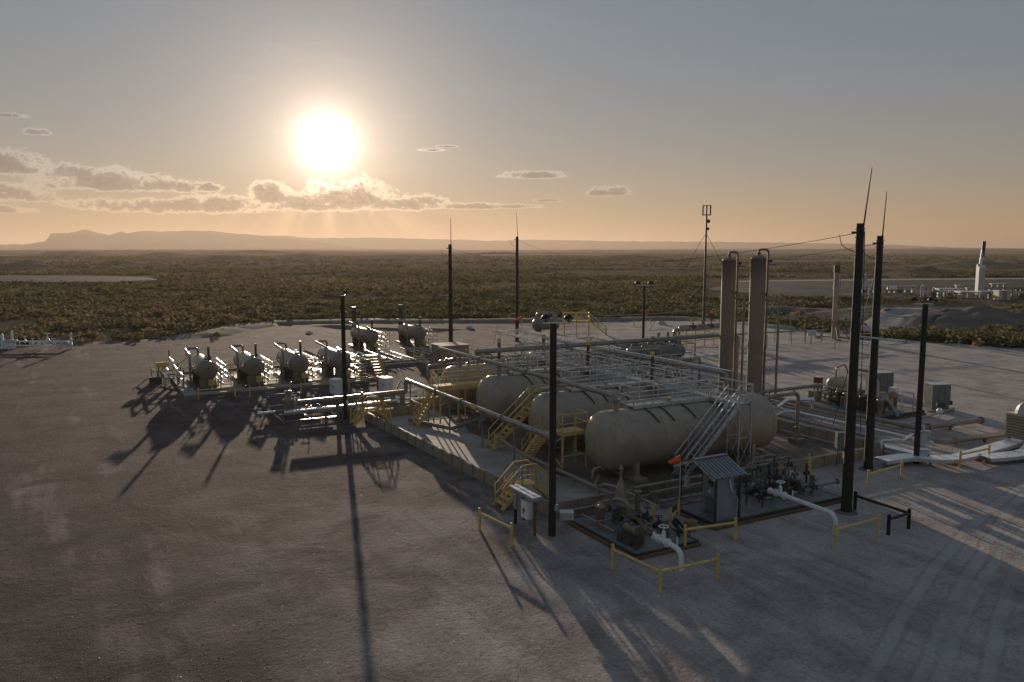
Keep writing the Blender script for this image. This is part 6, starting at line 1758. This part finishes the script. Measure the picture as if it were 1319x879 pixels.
mb = MB(); valve(mb, w(92, .5), 1.3, False, 'y'); valve(mb, w(92, 1.2), 1.1, False, 'y'); mb.cyl(w(92, 0), w(92, 1.9), .12, n=8); mb.cyl(w(89, 1.1), w(95, 1.1), .09, n=8); mb.cyl(w(90, .3), w(93.5, 1.7), .06, n=6); mb.sphere(w(92.5, 1.9), .13, 8); part('valve_tree', mb, 'white', t)

# ------------------------------------------------------------------ neighbouring plant on the right horizon
GZ = .70
def far_at(u, v):
    x, y = at(u, v, GZ); return x, y
x, y = far_at(1261, 381)
def fh(v): return px_height((x, y), v)
t = thing('white_heater_tower', 'white finned tower with a tall dark-tipped stack in the neighbouring plant', 'tower', (x, y, GZ))
mb = MB(); mb.box((x, y, (fh(342) + GZ) / 2), (1.5, 1.3, fh(342) - GZ), -AL); part('body', mb, 'white', t)
for k in range(5):
    mb = MB(); mb.box((x + (k - 2) * .32 * RX + .7 * RY, y + (k - 2) * .32 * RY - .7 * RX, (fh(345) + GZ) / 2), (.10, .16, fh(345) - GZ - .3), -AL); part('fin', mb, 'light_grey', t)
mb = MB(); mb.cyl((x - .15 * RX, y - .15 * RY, fh(343)), (x + .25 * RX, y + .25 * RY, fh(322)), .38, .36, 10); part('stack', mb, 'white', t)
mb = MB(); mb.cyl((x + .25 * RX, y + .25 * RY, fh(331)), (x + .4 * RX, y + .4 * RY, fh(311)), .42, .42, 10); part('stack_tip', mb, 'dark', t)
mb = MB(); mb.cyl((x - .4 * RX, y - .4 * RY, fh(343)), (x - .4 * RX, y - .4 * RY, fh(340)), .5, n=10); part('dome', mb, 'white', t)
mb = MB(); mb.box((x, y, fh(375.5)), (3.2, 2.2, .25), -AL); part('platform', mb, 'teal', t)
def far_box(u, v, w_, d_, h_, name, label, cat, body='cream', roof='light_grey', dz=0):
    x, y = far_at(u, v); t = thing(name, label, cat, (x, y, GZ))
    mb = MB(); mb.box((x, y, GZ + dz + h_ / 2), (w_, d_, h_), -AL); part('wall', mb, body, t)
    mb = MB(); mb.box((x, y, GZ + dz + h_ + .06), (w_ + .3, d_ + .3, .12), -AL); part('roof', mb, roof, t)
    if dz:
        for s_ in (-.42, 0, .42):
            mb = MB(); mb.box((x + s_ * w_ * RX, y + s_ * w_ * RY, GZ + dz / 2), (.2, .2, dz), -AL); part('leg', mb, 'galv', t)
    else:
        mb = MB(); mb.box((x + .51 * d_ * RY, y - .51 * d_ * RX, GZ + 1.0), (.9, .06, 1.9), -AL); part('door', mb, 'pipe', t)
    return t
far_box(1290, 386.3, 2.6, 2.2, 2.0, 'tan_shed', 'cream box-shaped shed in the neighbouring plant, right of the white tower', 'shed')
far_box(1246, 384, 4.6, 2.4, .25, 'open_shelter', 'low flat-roofed shelter just left of the white tower foot', 'shelter', 'light_grey', 'bright', 1.2)
far_box(1222, 378.5, 6.0, 2.2, .25, 'open_shelter', 'long pale roof left of the white tower in the neighbouring plant', 'shelter', 'light_grey', 'galv', 1.0)
far_box(1274, 383.5, 5.2, 2.0, .2, 'open_shelter', 'blue-grey flat roof between the white tower and the cream shed', 'shelter', 'grey', 'galv', 1.25)
far_box(1246.5, 377, .9, .9, .8, 'cream_cabinet', 'small cream cabinet under the white tower, left side', 'cabinet', 'cream', 'cream', .4)
far_box(1233.5, 374, 1.1, 1.0, 1.0, 'cream_cabinet', 'small cream cabinet farther left of the white tower', 'cabinet', 'cream', 'white', .3)
far_box(1285, 370, 4.2, 1.2, .2, 'open_shelter', 'pale thin roof behind the cream shed', 'shelter', 'light_grey', 'white', .8)
def far_tank(u, v, h, r, label, horizontal=0):
    x, y = far_at(u, v); t = thing('white_tank', label, 'tank', (x, y, GZ))
    if horizontal:
        mb = MB(); lz(mb, (x - horizontal / 2 * RX, y - horizontal / 2 * RY, GZ + h), (RX, RY, 0), r, horizontal, 12); part('shell', mb, 'white', t)
        for s_ in (-.3, .3):
            mb = MB(); mb.box((x + s_ * horizontal * RX, y + s_ * horizontal * RY, GZ + h / 2), (.3, .8, h), -AL); part('saddle', mb, 'galv', t)
    else:
        hd = head(r, 4); mb = MB(); mb.lathe((x, y, GZ), (0, 0, 1), [(0, r), (h - r * .5, r)] + [(h - a, b) for a, b in reversed(hd)], 12); part('shell', mb, 'white', t)
        mb = MB(); mb.cyl((x, y, GZ + h), (x, y, GZ + h + .4), .12, n=6); part('nozzle', mb, 'white', t)
far_tank(1149, 377, .95, .62, 'white horizontal tank in the neighbouring plant, right of the two tallest poles', 2.6)
far_tank(1187.5, 382, 2.6, .38, 'slim white upright vessel directly above the right floodlight pole')
far_tank(1113.5, 376, 4.6, .42, 'cream slim tower seen just right of the tallest pole')
far_tank(1119.5, 380, 1.6, .3, 'small white upright tank right of the cream slim tower')
far_tank(1073.5, 373, 2.8, .22, 'slim dark-grey vessel left of the flare stack on the far pad')
far_tank(1086, 374, 2.4, .22, 'slim vessel just right of the flare stack on the far pad')
def far_rack(u0, u1, v, n, h, label, seed):
    r = random.Random(seed); x0, y0 = far_at(u0, v); x1, y1 = far_at(u1, v - .2)
    t = thing('far_pipe_rack', label, 'pipe rack', (x0, y0, GZ), 'pipe racks of the neighbouring plant')
    P_ = lambda f, z, o=0: (x0 + (x1 - x0) * f - RY * o, y0 + (y1 - y0) * f + RX * o, GZ + z)
    for k in range(n):
        f = k / (n - 1); mb = MB(); mb.beam(P_(f, 0), P_(f, h * r.uniform(.6, 1.15)), .14); part('post', mb, ('galv', 'teal', 'dark')[k % 3], t)
    for z in (h * .4, h * .75, h):
        mb = MB(); mb.beam(P_(0, z), P_(1, z), .12); part('pipe', mb, ('pipe', 'bright', 'teal')[int(z * 7) % 3], t)
    for k in range(n // 2):
        f = r.random(); mb = MB(); mb.box(P_(f, .5, r.uniform(-1, 2)), (r.uniform(.4, 1.1), .6, r.uniform(.5, 1.3)), -AL); part('equipment', mb, ('dark', 'teal', 'light_grey', 'dark')[k % 4], t)
far_rack(1112, 1180, 378, 16, 1.9, 'long pipe rack in the neighbouring plant behind the two tallest poles', 1)
far_rack(1182, 1240, 383, 14, 1.5, 'pipe rack in the neighbouring plant above the right floodlight pole', 2)
far_rack(1180, 1250, 376, 12, 1.3, 'rear pipe rack in the neighbouring plant left of the white tower', 3)
far_rack(1262, 1319, 384, 12, 1.5, 'pipe rack in the neighbouring plant right of the white tower', 4)
far_rack(1266, 1319, 377, 10, 1.2, 'rear pipe rack in the neighbouring plant behind the cream shed', 5)
# odd stones and scrap at the rim
for k, (u, v, s_) in enumerate(((548, 468, .5), (398, 430, .5), (605, 424, .6), (873, 0, 0), (1165, 432, .5), (852, 418, .8))):
    if not s_: continue
    x, y = at(u, v); mb = MB(); r = random.Random(k)
    mb.lathe((x, y, -.1), (0, 0, 1), [(0, s_), (s_ * .4, s_ * .95), (s_ * .75, s_ * .6), (s_ * .9, .02)], 7, False)
    mb.v = [(p[0] + r.uniform(-.12, .12), p[1] + r.uniform(-.12, .12), p[2] + r.uniform(-.06, .06)) for p in mb.v]
    single('boulder', mb, 'stone', ('pale boulder in front of the tan block building', 'pale boulder on the gravel behind the third heater', 'pale boulder at the far rim behind the block building', '', 'pale boulder at the right rim beyond the tallest poles',
                                   'pale boulder at the far rim left of the radio mast')[k], 'boulder', (x, y, 0))
